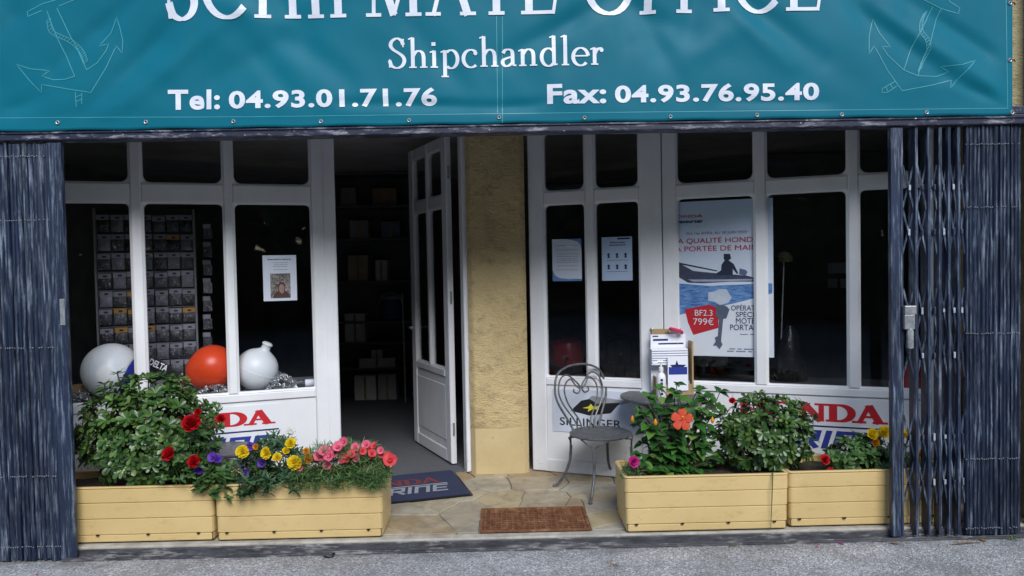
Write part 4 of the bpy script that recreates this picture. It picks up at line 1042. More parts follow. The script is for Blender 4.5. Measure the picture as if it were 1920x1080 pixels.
for i in range(6):
    a=.22+.28*(i%3); b=.56 if i<3 else .30
    put('pictogram',print2d(poly2d([P(a-.045,b-.04),P(a+.045,b-.04),P(a+.03,b+.02),P(a+.05,b+.05),P(a,b+.075),P(a-.05,b+.04),P(a-.02,b)]),f,.0006),NAVYP,t)
# big poster
def m_sky():
    M=Mat('poster_sky_print',.35); tc_=M.n('ShaderNodeTexCoord'); sp=M.n('ShaderNodeSeparateXYZ'); M.l(tc_.outputs['Generated'],sp.inputs[0])
    M.col(M.ramp(sp.outputs[2],[(.25,(.78,.82,.88,1)),(1,(.58,.67,.80,1))])); return M.m
t,f,P=sheet(RW,-.012,1252,380,1449,668,'poster','large boat engine poster with red price tag in the right window',m_sky(),'poster')
def PX(px,py): return RW.hit(px,py,-.012)
pg=lambda *L: poly2d([PX(a,b) for a,b in L][::-1])
def m_sea():
    M=Mat('poster_sea_print',.35); M.col(M.ramp(M.noise(40,5,M.pos((.4,1,2.2))),[(.35,(.05,.14,.38,1)),(.65,(.20,.36,.62,1))])); return M.m
put('sea_print',print2d(pg((1253,530),(1330,536),(1448,531),(1448,552),(1400,566),(1330,582),(1253,597)),f,.0004),m_sea(),t)
put('white_print',print2d(pg((1253,594),(1330,580),(1400,563),(1448,550),(1448,667),(1253,667)),f,.0008),SIGNW,t)
put('boat_print',print2d(pg((1258,486),(1280,497),(1300,508),(1340,512),(1380,515),(1402,517),(1418,522),(1415,528),(1370,528),(1320,531),(1290,530),(1270,518)),f,.0012),simple('boat_ink',(.06,.065,.11,1),.5,.3,40),t)
put('boat_rope_print',print2d(pg((1262,490),(1345,507),(1345,509),(1262,493)),f,.0016),BLACKP,t)
put('boat_side_print',print2d(pg((1290,524),(1340,524),(1412,523),(1410,526),(1340,528),(1300,528)),f,.0016),simple('boat_white_ink',(.40,.44,.55,1),.5),t)
put('sailor_print',print2d(pg((1357,476),(1369,476),(1371,485),(1366,488),(1376,495),(1384,512),(1382,514),(1374,504),(1374,516),(1352,516),(1340,514),(1352,507),(1353,496),(1359,488),(1357,486)),f,.0020),simple('sailor_ink',(.02,.03,.06,1),.5),t)
put('boat_motor_print',print2d(pg((1387,503),(1398,506),(1402,510),(1398,517),(1386,514)),f,.0020),simple('grey_blue_ink',(.12,.15,.28,1),.5),t)
put('red_tag_print',print2d(pg((1284,580),(1330,571),(1347,578),(1347,615),(1300,628),(1290,605)),f,.0012),REDP,t)
put('motor_leg_print',print2d(pg((1344,570),(1362,574),(1368,580),(1362,597),(1356,598),(1352,640),(1355,646),(1349,655),(1343,648),(1337,648),(1342,640),(1340,633),(1346,630),(1348,600),(1342,590)),f,.0024),simple('motor_grey_ink',(.10,.12,.17,1),.5),t)
put('motor_hood_print',print2d(pg((1328,548),(1342,546),(1348,542),(1362,542),(1372,558),(1366,568),(1350,572),(1340,566),(1328,564)),f,.0028),simple('motor_silver_ink',(.52,.56,.64,1),.5),t)
def ptext(name,s,px0,pyb,px1,pyt,mat,off=.02,l=.0032):
    off=0
    a=PX(px0,pyb); b=PX(px1,pyt); put(name,print2d(fit2d(text2d(s,off),a[0],a[1],b[0],b[1]),f,l),mat,t)
ptext('red_lettering','HONDA',1256,410,1318,402,REDP,.03); put('blue_lettering',print2d(fit2d(techno2d('MARINE',.26),*PX(1256,420),*PX(1318,413)),f,.0032),NAVYP,t)
ptext('date_lettering','DU 1er AVRIL AU 30 JUIN 2020',1287,442,1401,432,simple('mauve_ink',(.30,.16,.28,1),.5),.0)
ptext('red_lettering','LA QUALITÉ HONDA',1264,459,1424,441,REDP,.02); ptext('red_lettering','À PORTÉE DE MAIN',1266,472,1421,456,REDP,.02)
ptext('white_lettering','BF2.3',1303,592,1336,581,SIGNW,.03); ptext('white_lettering','799€',1300,609,1338,596,SIGNW,.03)
for i,(s,a,b) in enumerate((('OPÉRATION',1371,1438),('SPÉCIALE',1380,1438),('MOTEURS',1380,1440),('PORTABLES',1369,1441))): ptext('blue_lettering',s,a,582+i*12.3,b,572+i*12.3-(2 if i<2 else 0),NAVYP,.012)
tag(put('small_print',print2d(join2d(textlines(P,(.045,.03),.56,.82,.008,9),textlines(P,(.035,),.1,.22,.010,10),textlines(P,(.14,),.66,.9,.006,12)),f,.0012),GREYP,t),kind='stuff')

# ================================================================== PLANTS
def leaf_geo(prof, fold=.18, curl=.12, wave=0.0):
    """leaf of length 1 along +y; prof: (y, halfwidth)"""
    vs=[]; fs=[]
    for i,(y,w_) in enumerate(prof):
        z=-curl*y*y; wv=wave*math.sin(i*2.4)
        vs += [(-w_,y,z+fold*w_+wv),(0,y,z),(w_,y,z+fold*w_-wv)]
    for i in range(len(prof)-1):
        a=3*i; fs += [(a,a+1,a+4,a+3),(a+1,a+2,a+5,a+4)]
    return [Vector(v) for v in vs], fs
OBOV=leaf_geo([(0,.02),(.25,.09),(.55,.19),(.8,.22),(.95,.12),(1,.02)],.25,.10)
OVAL=leaf_geo([(0,.03),(.2,.17),(.45,.25),(.7,.20),(.9,.09),(1,.01)],.22,.18)
HIBL=leaf_geo([(0,.04),(.12,.22),(.3,.34),(.5,.30),(.68,.22),(.82,.13),(1,.01)],.30,.22,.025)
NEED=leaf_geo([(0,.03),(.5,.05),(1,.01)],.0,.15)
FERN=leaf_geo([(0,.02),(.15,.12),(.25,.05),(.4,.16),(.5,.06),(.65,.14),(.75,.05),(.88,.09),(1,.01)],.1,.2)
def geo_mesh(geo,mat,name):
    m=MB(); m.add(*geo); return m.mesh(name,mat,True)
def lmat(p,d,up,s,sx=1.0):
    y=d.normalized(); x=y.cross(up)
    if x.length<1e-4: x=y.cross(Vector((1,0,0)))
    x.normalize(); z=x.cross(y)
    M=Matrix((( x.x*s*sx,y.x*s,z.x*s,p.x),(x.y*s*sx,y.y*s,z.y*s,p.y),(x.z*s*sx,y.z*s,z.z*s,p.z),(0,0,0,1))); return M
def foliage(root, leaves, geo, mat, singles, name='leaf'):
    """leaves: matrices. those that show largest become parts of their own; the rest one joined part"""
    leaves=sorted(leaves,key=lambda M:(M.translation-CAM_POS).length)
    me=geo_mesh(geo,mat,name)
    for M in leaves[:singles]: inst(name,me,M,root)
    if leaves[singles:]:
        mb=MB()
        for M in leaves[singles:]: mb.add([M@v for v in geo[0]],geo[1])
        tag(put('foliage',mb,mat,root,smooth=80),kind='stuff')
def rosette(r,p,ax,n,L,lo=45,hi=85):
    out=[]; ax=ax.normalized(); a0=r.uniform(0,6.28); e1=ax.cross(Vector((.3,.2,.9))).normalized(); e2=ax.cross(e1)
    for k in range(n):
        a=a0+2.4*k; th=R_(lo+(hi-lo)*(1-k/n)+r.uniform(-10,10))
        d=ax*math.cos(th)+(e1*math.cos(a)+e2*math.sin(a))*math.sin(th)
        out.append(lmat(p,d,ax,L*r.uniform(.75,1.12),r.uniform(.9,1.15)))
    return out
def stems(root, base, tips, r0, mat, name='branch', sag=.0):
    for b,tp in zip(base,tips):
        mid=b.lerp(tp,.5)+Vector((0,0,.04-sag)); m=MB(); m.tube(catmull([b,mid,tp],4),[r0*(1-.6*i/8) for i in range(9)],6); put(name,m,mat,root,smooth=True)
def lump(d,seed): return 1+.20*noise.noise(d*2.3+Vector((seed,0,0)))+.10*noise.noise(d*5+Vector((0,seed,0)))
def bush(name,label,base,ctr,rad,nros,L,seed,singles,geo=OBOV,mat=LEAF_BUSH,nl=(7,10),group=None,zmin=None):
    r=random.Random(seed); t=thing(name,base,label,'bush' if name.endswith('bush') else 'plant',group); lv=[]; tips=[]
    for i in range(nros):
        while True:
            d=Vector((r.gauss(0,1),r.gauss(0,1),r.gauss(0,1))).normalized()
            if d.z>-.85: break
        k=(r.uniform(.80,1.0) if r.random()<.72 else r.uniform(.35,.8))*lump(d,seed)
        p=ctr+Vector((d.x*rad[0],d.y*rad[1],d.z*rad[2]))*k
        if zmin and p.z<zmin: p.z=zmin+r.uniform(0,.04)
        ax=(d+Vector((0,-.15,.55))+Vector((r.uniform(-.3,.3),r.uniform(-.3,.3),r.uniform(-.2,.3)))).normalized()
        lv+=rosette(r,p,ax,r.randint(*nl),L)
        if i%5==0: tips.append(p)
    foliage(t,lv,geo,mat,singles)
    stems(t,[base+Vector((r.uniform(-.03,.03),r.uniform(-.02,.02),-.02)) for _ in tips],tips,.010,BARK)
    return t
SO=ZP-.03     # soil level
P3=lambda px,py,Y: atY(px,py,Y)
YP=.15
c=P3(270,812,YP-.01); bush('pittosporum_bush','large glossy green bush in the left planter beside the blue gate',Vector((c.x,YP,SO)),c,(.385,.20,.335),500,.053,3,300,zmin=SO+.03)
c=P3(1437,810,YP); bush('pittosporum_bush','round glossy green bush beside the hibiscus in the right planter',Vector((c.x+.02,YP,SO)),c,(.275,.17,.245),330,.046,21,300,zmin=SO+.05)
c=P3(1608,858,YP-.02); bush('geranium_plant','low dark green plant with red blooms in the far right planter',Vector((c.x,YP,SO)),c,(.18,.12,.125),110,.048,33,200,OVAL,LEAF_SOFT,(5,8),zmin=SO+.02)
geran=[o for o in bpy.data.objects if o.name.startswith('geranium_plant')][0]

# ---- flower heads (shared meshes)
def pom(mat,R,rows,name,wf=.5,cup=.6):
    m=MB(); r=random.Random(4)
    for i,(n,el,s) in enumerate(rows):
        for k in range(n):
            a=2*math.pi*(k+.5*(i%2))/n+r.uniform(-.12,.12); e=R_(el+r.uniform(-8,8)); d=Vector((math.cos(a)*math.cos(e),math.sin(a)*math.cos(e),math.sin(e)))
            g_=leaf_geo([(0,.06),(.4,wf*.5),(.75,wf*.62),(1,wf*.36)],cup,-.25,.05); M=lmat(Vector((0,0,.002*i)),d,Vector((0,0,1)),R*s); m.add([M@v for v in g_[0]],g_[1])
    m.lathe([(R*.02,-R*.55),(R*.10,-R*.3),(R*.28,-.02*R),(R*.1,R*.05)],(0,0,0),8); return m.mesh(name,mat,True)
POM=[(11,8,1),(10,28,.95),(8,48,.82),(6,68,.66),(4,84,.5)]
F_MAR=pom(P_YEL,.040,POM,'flower'); F_ORA=pom(P_ORA,.036,POM,'flower'); F_ROSE=pom(P_RED,.056,[(7,10,1),(6,32,.98),(6,52,.9),(5,70,.78),(3,84,.62)],'flower',.9,.9)
F_GER=pom(P_RED,.040,[(8,5,1),(7,35,.9),(6,60,.75),(3,84,.6)],'flower',.7,.5); F_PINK=pom(P_PNK,.044,[(5,22,1),(5,50,.55)],'flower',1.05,.18)
F_PINKR=pom(m_petal('rose_petal',(.70,.05,.07,1),(.80,.12,.13,1)),.042,[(5,22,1),(5,50,.55)],'flower',1.05,.18)
F_WHT=pom(P_WHT,.030,[(8,12,1),(6,40,.8)],'flower',.5); F_MAG=pom(P_MAG,.036,[(7,14,1),(6,40,.85),(4,66,.6)],'flower',.8,.5)
F_PAN=pom(P_PUR,.032,[(5,18,1),(3,50,.6)],'flower',1.1,.2)
def face_cam(p,tilt,r): 
    ax=Vector((r.uniform(-.45,.45),-1,r.uniform(.25,.9)+tilt)).normalized(); return ax.to_track_quat('Z','Y').to_matrix().to_4x4()
def flower_on(t,mesh,px,py,Y,r,base,s=1.0,tilt=0,stem=True,rs_=.0022):
    p=P3(px,py,Y); inst('flower',mesh,Matrix.Translation(p)@face_cam(p,tilt,r)@Matrix.Rotation(r.uniform(0,6),4,'Z')@Matrix.Scale(s*r.uniform(.92,1.08),4),t)
    if stem:
        m=MB(); q=p+Vector((0,.02,-.012)); m.tube(catmull([base,base.lerp(q,.55)+Vector((r.uniform(-.015,.015),0,.02)),q],4),rs_,5); put('stem',m,STEM,t,smooth=True)
r=random.Random(77)
for px,py in ((1545,862),(1557,886)): flower_on(geran,F_GER,px,py,.03,r,Vector((P3(1575,880,.1).x,.1,SO)),.72)
def clump(name,label,px0,px1,pyt,Y,n,geo,mat,L,seed,singles=0,spread=.12,fall=0,cat='plant',group=None,nl=(4,7)):
    """low clump of leafy shoots between two pixel columns"""
    r=random.Random(seed); a=P3(px0,900,Y).x; b=P3(px1,900,Y).x; zt=P3((px0+px1)/2,pyt,Y).z; base=Vector(((a+b)/2,Y,SO))
    t=thing(name,base,label,cat,group); lv=[]; tips=[]
    for i in range(n):
        u=r.uniform(-1,1); k=(1-u**4*.5); p=Vector(((a+b)/2+(b-a)/2*u, Y+r.uniform(-spread,spread), SO+(zt-SO)*k*r.uniform(.2,1.0)))
        if fall and r.random()<.2: p.y=-.035-r.uniform(0,.03); p.z=SO+.03+r.uniform(-fall,.06)
        ax=Vector((u*.5+r.uniform(-.4,.4),-.35+r.uniform(-.3,.3),.8)); lv+=rosette(r,p,ax,r.randint(*nl),L,30,80); tips.append(p)
    foliage(t,lv,geo,mat,singles)
    tt=r.sample(tips,min(10,len(tips))); stems(t,[Vector((base.x+(p.x-base.x)*.5,Y,SO-.015)) for p in tt],tt,.004,STEM,'stem'); return t,base,r
# left planters
t,base,r=clump('rose_plant','red rose plant in front of the large left bush',296,405,800,.06,60,OVAL,LEAF_SOFT,.042,5,80)
for px,py,s,m_ in ((360,797,1.15,F_ROSE),(372,772,.45,F_ROSE),(414,787,.55,F_ROSE),(320,853,.92,F_ROSE),(367,866,.85,F_ROSE)): flower_on(t,m_,px,py,-.055,r,base,s*.82)
lv=[]
for i in range(20): p=P3(r.uniform(386,416),r.uniform(755,808),.08); lv+=rosette(r,p,Vector((r.uniform(-1,1),-.4,.6)),3,.030)
foliage(t,lv,OVAL,LEAF_SOFT,40)
for a in ((395,765),(408,800),(415,760)): 
    m=MB(); m.tube([base,P3(380,840,.07),P3(a[0],a[1],.08)],.002,5); put('stem',m,STEM,t)
t,base,r=clump('pansy_plant','trailing plant with violet flowers at the joint of the left planters',380,436,868,.04,46,OVAL,LEAF_SOFT,.046,6,110,.08,.07)
for px,py,s in ((400,858,1.0),(410,862,.9),(374,880,.9),(378,886,.6)): flower_on(t,F_PAN,px,py,.0,r,base,s)
t,base,r=clump('marigold_plant','leafy marigold plant with yellow and orange blooms in the left planter',458,562,826,.09,130,FERN,LEAF_MARI,.060,7,220,.10,.05)
for px,py,s,m_ in ((455,848,.95,F_MAR),(501,850,.9,F_MAR),(545,832,.85,F_MAR),(553,868,1.1,F_MAR),(577,861,.85,F_ORA),(574,846,.6,F_ORA),(480,838,.5,F_ORA),(520,858,.7,F_MAR),(536,846,.6,F_MAR)): flower_on(t,m_,px,py,-.03,r,base,s*.95)
t2,base2,r2=clump('pansy_plant','small violet flowered plant among the marigolds',462,500,868,.03,10,OVAL,LEAF_SOFT,.035,8,40,.05)
for px,py,s in ((470,838,.8),(462,888,.8),(492,868,.9),(455,878,.5)): flower_on(t2,F_PAN,px,py,.0,r2,base2,s)
t,base,r=clump('white_flower_plant','wispy plant with a white bloom behind the marigolds',520,560,820,.22,18,NEED,LEAF_FINE,.05,9,40,.04)
flower_on(t,F_WHT,545,812,.2,r,base,1.1); flower_on(t,F_WHT,553,826,.2,r,base,.6)
t,base,r=clump('moss_rose_plant','fine leaved plant covered in pink flowers at the end of the left planter',558,730,834,.05,640,NEED,LEAF_FINE,.046,10,260,.11,.022,nl=(5,8))
for px,py,s,m_ in ((600,855,1.1,F_PINK),(612,846,1.1,F_PINK),(625,852,1.2,F_PINK),(633,842,1.0,F_PINK),(648,833,.9,F_PINK),(640,856,.9,F_PINKR),(652,862,1.0,F_PINKR),(660,850,.8,F_PINKR),(685,834,.9,F_PINK),(676,846,.8,F_PINKR),(692,842,.7,F_PINKR),(560,875,.7,F_PINK),(594,866,.7,F_PINK),(645,868,.8,F_PINK),(731,866,1.35,F_PINKR),(730,858,.9,F_PINKR),(692,862,.6,F_PINKR),(606,862,1.0,F_PINK),(618,858,1.1,F_PINK),(668,838,.8,F_PINK),(700,838,.7,F_PINKR),(612,872,.8,F_PINK),(672,858,.8,F_PINK),(700,852,.9,F_PINKR),(712,846,.7,F_PINK),(640,840,.9,F_PINK),(715,858,.6,F_PINKR),(704,850,.35,F_MAR)): flower_on(t,m_,px+r.uniform(-4,4),py+r.uniform(-5,3),r.uniform(-.06,.03),r,base,s*.74,rs_=.0016)
# right planters
t,base,r=clump('magenta_flower_plant','small plant with one magenta bloom at the corner of the right planter',1166,1204,870,.03,26,NEED,LEAF_FINE,.04,12,60,.05)
flower_on(t,F_MAG,1186,866,.0,r,base,1.0)
t,base,r=clump('marigold_plant','yellow marigolds growing behind the scissor gate lattice',1625,1730,838,.10,46,FERN,LEAF_MARI,.055,13,150,.08)
for px,py,s,m_ in ((1633,814,.85,F_MAR),(1658,812,1.0,F_MAR),(1640,829,.75,F_ORA),(1699,818,.9,F_MAR),(1727,852,.85,F_ORA)): flower_on(t,m_,px,py,.06,r,base,s)
# hibiscus
c=P3(1268,815,YP); r=random.Random(41); hb_=thing('hibiscus_plant',Vector((c.x,YP,SO)),'leafy hibiscus with one large coral flower in the right planter','plant'); lv=[]; base=Vector((c.x,YP,SO-.02))
tipsH=[P3(*q,YP+r.uniform(-.08,.08)) for q in ((1200,765),(1215,800),(1265,735),(1275,745),(1330,745),(1350,735),(1235,770),(1310,790),(1225,850),(1300,850),(1255,800),(1340,810),(1195,795),(1285,880),(1240,880),(1320,770),(1360,790),(1268,720),(1338,868),(1205,830),(1275,830),(1308,730),(1190,870),(1215,885),(1260,860),(1330,840),(1355,850),(1230,820),(1295,760),(1325,885),(1205,775),(1250,755),(1290,810),(1345,765),(1215,745),(1235,730),(1320,745),(1355,820),(1200,850),(1300,895),(1250,890))]
for tp in tipsH:
    m=MB(); mid=base.lerp(tp,.55)+Vector((r.uniform(-.03,.03),r.uniform(-.03,.03),.03)); pts=catmull([base+Vector((r.uniform(-.03,.03),0,0)),mid,tp],6); m.tube(pts,[.006*(1-.65*i/12) for i in range(13)],6); put('branch',m,BARK,hb_,smooth=True)
    for i in range(3,13):
        if r.random()<.85:
            p=pts[i]; an=r.uniform(0,6.28); d=Vector((math.cos(an),math.sin(an)-.35,r.uniform(-.55,.35))); s=r.uniform(.06,.105)*(1.05-.25*(i/12))
            lv.append(lmat(p,d,Vector((0,-.45,1)),s,r.uniform(.85,1.15)))
    for k in range(4):
        an=r.uniform(0,6.28); lv.append(lmat(tp,Vector((math.cos(an),math.sin(an)-.2,r.uniform(0,.9))),Vector((0,-.5,1)),r.uniform(.04,.065)))
foliage(hb_,lv,HIBL,LEAF_HIB,300)
def hib(px,py,Y,R,ax):
    p=P3(px,py,Y); Q=ax.normalized().to_track_quat('Z','Y').to_matrix().to_4x4(); fl=bpy.data.objects.new('flower',None); COL.objects.link(fl); fl.parent=hb_; fl.location=p-WLOC[hb_.name]; WLOC[fl.name]=p
    g_=leaf_geo([(0,.10),(.25,.22),(.5,.36),(.75,.43),(.92,.36),(1.0,.22),(1.05,.08)],-.14,.25,.10); me=geo_mesh(g_,P_HIB,'petal')
    for k in range(5):
        a=2*math.pi*k/5+.3; d=Q.to_3x3()@Vector((math.cos(a),math.sin(a),.38)); inst('petal',me,lmat(p,d,Q.to_3x3()@Vector((0,0,1)),R),fl)
    m=MB(); z=Q.to_3x3()@Vector((.25,.25,1)); m.tube([p,p+z*R*.45,p+z*R*.85],[.004,.003,.005],6); put('pistil',m,P_ORA,fl,smooth=True)
hib(1279,787,-.01,.057,Vector((-.45,-1,.35)))
BUD=MB(); BUD.lathe([(.002,-.012),(.009,-.004),(.011,.006),(.006,.020),(.001,.028)],(0,0,0),8); budm=BUD.mesh('bud',P_ORA,True)
for px,py,Y in ((1229,794,.02),(1336,790,.05),(1186,788,.1)): inst('bud',budm,Matrix.Translation(P3(px,py,Y)),hb_)
flr=random.Random(8)
p=P3(1373,752,.06); inst('flower',F_GER,Matrix.Translation(p)@face_cam(p,0,flr)@Matrix.Scale(.5,4),hb_)
# grass blade hanging down the right planter
m=MB(); P=[P3(1449,885,-.06),P3(1448,915,-.075),P3(1447,950,-.065),P3(1445,992,-.06)]; m.tube(catmull(P,5),[.004*(1-.6*i/15) for i in range(16)],5)
tag(put('grass_blade',m,STEM,smooth=True),'long green grass blade hanging down the front of the hibiscus planter','grass blade')

# ================================================================== LEFT WINDOW DISPLAY
ZD=.742
mb=MB(); mb.wbox(LW,uL0,hu(LW,628),-.62,-.03,ZD-.04,ZD); ledge=put('display_ledge',mb,simple('grey_ledge',(.22,.22,.23,1),.6,.2),bld)
mb=MB(); mb.wbox(LW,uL0,hu(LW,628),-.62,-.60,.072,ZD-.041); put('ledge_front',mb,DARKWALL,bld)
mb=MB(); mb.wbox(RW,hu(RW,1262),uR1,-.45,-.03,ZD-.04,ZD-.004); put('display_ledge',mb,simple('dark_ledge',(.05,.05,.055,1),.7,.2),bld)
# card rack with rows of hanging packs
RN=-.40
ra_,_=LW.hit(184,560,RN); rb_,_=LW.hit(366,560,RN)
rk=thing('display_rack',LW.p((ra_+rb_)/2,RN-.03,ZD),'dark display rack of small packaged parts in the left window','display rack')
zt_=LW.hit(275,392,RN)[1]
mb=MB(); mb.wbox(LW,ra_,rb_,RN-.045,RN-.03,ZD+.001,zt_); put('back_panel',mb,BLACK,rk)
for e in (ra_-.012,rb_): 
    mb=MB(); mb.wbox(LW,e,e+.012,RN-.045,RN+.02,ZD+.001,zt_); put('side_post',mb,SHELFM,rk)
ORD=('first','second','third','fourth','fifth','sixth','seventh','eighth','ninth')
rp=random.Random(31); NC=7; rowpx=[(402,437),(438,472),(473,507),(508,542),(542,576),(576,609),(610,644),(644,677),(677,706)]
cw=(rb_-ra_)/NC
ORANGE={(5,1),(5,2),(5,6),(6,1),(6,3),(4,2),(1,5)}
for j,(ya,yb_) in enumerate(rowpx):
    z1=LW.hit(275,ya,RN)[1]; z0=LW.hit(275,yb_,RN)[1]
    mb=MB(); mb.wbox(LW,ra_,rb_,RN-.0295,RN-.024,z1-.006,z1-.002); put('hook_rail',mb,SHELFM,rk)
    for i in range(NC):
        u=ra_+cw*(i+.5)+rp.uniform(-.003,.003); hw=cw*.46; hz=z1-.003-rp.choice((0,0,.002,.006,.010)); dn=rp.uniform(0,.012)
        lab='small clear pack hanging %s from left in the %s row of the rack'%(ORD[i],ORD[j])
        t=thing('packaged_part',LW.p(u,RN,z0),lab,'packaged part','packs hanging on the display rack')
        mb=MB(); mb.wbox(LW,u-hw,u+hw,RN-.018+dn,RN-.016+dn,hz-(z1-z0)*.27,hz); put('header_card',mb,HEAD_O if (j,i) in ORANGE else HEAD_W,t)
        mb=MB(); mb.wbox(LW,u-.010,u+.014,RN-.0155+dn,RN-.0150+dn,hz-(z1-z0)*.20,hz-(z1-z0)*.10); put('print',mb,BLACKP,t)
        # puffed pouch
        mb=MB(); N=5; za=z0+(z1-z0)*.06; zb_=hz-(z1-z0)*.275
        for b in range(N+1):
            for a in range(N+1):
                s=a/N*2-1; q=b/N*2-1; h_=.014*(1-s*s)*(1-q*q)+.003*noise.noise(Vector((u*40+a,b,j)))
                mb.v.append(LW.p(u+s*hw*.95,RN-.016+dn+h_,za+(zb_-za)*b/N))
        for b in range(N):
            for a in range(N): k=b*(N+1)+a; mb.f.append([k,k+1,k+N+2,k+N+1])
        put('pouch',mb,POUCH,t,smooth=True)
# neighbouring face of the rack, turned away
for j in range(8):
    q0=LW.hit(380,420+j*34,RN-.06); u=q0[0]+.03; t=thing('packaged_part',LW.p(u,RN-.07,q0[1]-.1),'small pack hung on the shaded side of the rack, %s from the top'%ORD[j],'packaged part','packs on the shaded rack side')
    mb=MB(); mb.wbox(LW,u-.03,u+.02,RN-.075,RN-.073,q0[1]-.03,q0[1]); put('header_card',mb,HEAD_W,t); mb=MB(); mb.wbox(LW,u-.028,u+.03,RN-.078,RN-.070,q0[1]-.105,q0[1]-.031); put('pouch',mb,POUCH,t)
# buoys
def buoy(px,py,rp_,n,ax,label,mat,prof,extra=None):
    u,z=LW.hit(px,py,n); p=LW.p(u,n,z); dd=(p-CAM_POS).length; R=rp_/F_PX*dd
    t=thing('buoy',Vector((p.x,p.y,ZD)),label,'buoy','inflatable buoys in the window')
    Q=Vector(ax).normalized().to_track_quat('Z','Y').to_matrix(); mb=MB(); mb.lathe([(a*R,b*R) for a,b in prof],p,32,Q); put('body',mb,mat,t,smooth=60); return t,p,R,Q
cir=lambda z0,z1,n: [(math.cos(a),math.sin(a)) for a in [R_(z0+(z1-z0)*i/n) for i in range(n+1)]]
t,p,R,Q=buoy(209,695,45,-.17,(.93,.12,-.35),'large white round buoy with blue end behind the left bush',VINYLW,[(.02,-1.0)]+cir(-88,42,22))
mb=MB(); mb.lathe([(.74*R,.665*R)]+[(a*R*1.004,b*R*1.004) for a,b in cir(42,88,10)]+[(.10*R,1.12*R),(.10*R,1.22*R),(.02*R,1.23*R)],p,32,Q); put('blue_end',mb,VINYLB,t,smooth=60)
PEAR=[(.02,-1.0)]+cir(-86,30,18)+[(.80,.62),(.66,.85),(.46,1.02),(.26,1.10),(.16,1.16),(.15,1.30),(.17,1.36),(.05,1.38)]
t,p,R,Q=buoy(399,689,39,-.16,(-.92,-.25,-.42),'orange red pear shaped buoy in the middle pane of the left window',VINYLR,PEAR)
t,p,R,Q=buoy(481,692,37,-.16,(.42,.0,.9),'off white pear shaped buoy beside the chain in the left window',VINYLW,[(.02,-1.12),(.14,-1.10),(.16,-1.0)]+cir(-76,56,18)+[(.36,.94),(.22,1.04),(.20,1.22),(.26,1.30),(.20,1.38),(.05,1.4)])
mb=MB(); mb.lathe([(R*1.0,-.02*R),(R*1.015,0),(R*1.0,.02*R)],p,32,Q); put('seam',mb,VINYLW,t,smooth=True)
# anchor chain heaps: tangled links
def links(name,label,px0,px1,py,n0,n1,count,seed,h):
    r=random.Random(seed); mb=MB(); u0=LW.hit(px0,py,n0)[0]; u1=LW.hit(px1,py,n0)[0]
    for i in range(count):
        u=r.uniform(u0,u1); k=1-((u-(u0+u1)/2)/((u1-u0)/2))**2; c=LW.p(u,r.uniform(n1,n0),ZD+.006+r.random()*h*k); Q=Matrix.Rotation(r.uniform(0,6.28),3,Vector((r.uniform(-1,1),r.uniform(-1,1),r.uniform(-1,1))).normalized())
        mb.tube([c+Q@Vector((.013*math.cos(a),.0075*math.sin(a),0)) for a in [2*math.pi*q/8 for q in range(8)]],.0028,5,closed=True)
    return tag(put(name,mb,STEEL,smooth=True),label,'chain',kind='stuff')
links('chain_heap','heap of galvanised anchor chain under the orange red buoy',368,438,733,-.035,-.30,420,1,.06); links('chain_heap','heap of galvanised anchor chain beside the white pear buoy',500,556,722,-.06,-.30,520,2,.085)
links('shackle_heap','small pile of steel shackles at the far left of the window ledge',118,170,745,-.05,-.2,150,5,.06)
# plough anchor with white lettering on its shank
a=LW.p(*[LW.hit(268,672,-.2)[0],-.2,LW.hit(268,672,-.2)[1]]); b=LW.p(LW.hit(338,702,-.2)[0],-.2,LW.hit(338,702,-.2)[1])
t=thing('plough_anchor',Vector((b.x,b.y,ZD)),'black plough anchor with white lettering on its shank in the left window','anchor')
d=(b-a).normalized(); up=Vector((0,0,1))-d*d.z; up.normalize(); nn=d.cross(up)
if nn.dot(LW.n)<0: nn=-nn
mb=MB(); L=(b-a).length; fnA=lambda u,v,l: a+d*u+up*v+nn*l
mb.prism([(-.06,-.025),(L*.75,-.045),(L,-.05),(L+.03,.0),(L*.7,.02),(L*.2,.045),(-.06,.04)],fnA,-.012,.012); put('shank',mb,BLACK,t,bevel=.003)
put('lettering',print2d(fit2d(text2d('DELTA',.03,1.0),.045,-.020,.165,.024),fnA,.0135),SIGNW,t)
mb=MB(); e=b+Vector((0,0,-.02)); mb.add([e+Vector((.02,0,.03)),e+Vector((-.16,-.08,-.09)),e+Vector((-.16,.10,-.09)),e+Vector((-.22,.0,-.04)),e+Vector((.0,-.02,-.07)),e+Vector((.0,.04,-.07))],[(0,1,3),(0,3,2),(0,4,1),(0,2,5),(4,5,2,1),(1,2,3),(0,5,4)]); put('fluke',mb,STEEL,t)
# tube with printed label, carton
q=LW.hit(572,719,-.12); p=LW.p(q[0],-.12,ZD+.026); t=thing('labelled_tube',Vector((p.x,p.y,ZD)),'clear tube with white printed label at the right end of the ledge','tube')
mb=MB(); mb.tube([p-LW.t*.055,p+LW.t*.085],.025,14); put('body',mb,POUCH,t,smooth=40)
mb=MB(); mb.tube([p+LW.t*.0,p+LW.t*.07],.0258,14,cap=False); put('label_band',mb,PAPER,t,smooth=40)
mb=MB(); mb.wbox(LW,LW.hit(128,720,-.3)[0],LW.hit(165,720,-.3)[0],-.36,-.24,ZD+.001,ZD+.085); tag(put('cardboard_box',mb,CARD),'small brown cardboard box on the left end of the window ledge','box')

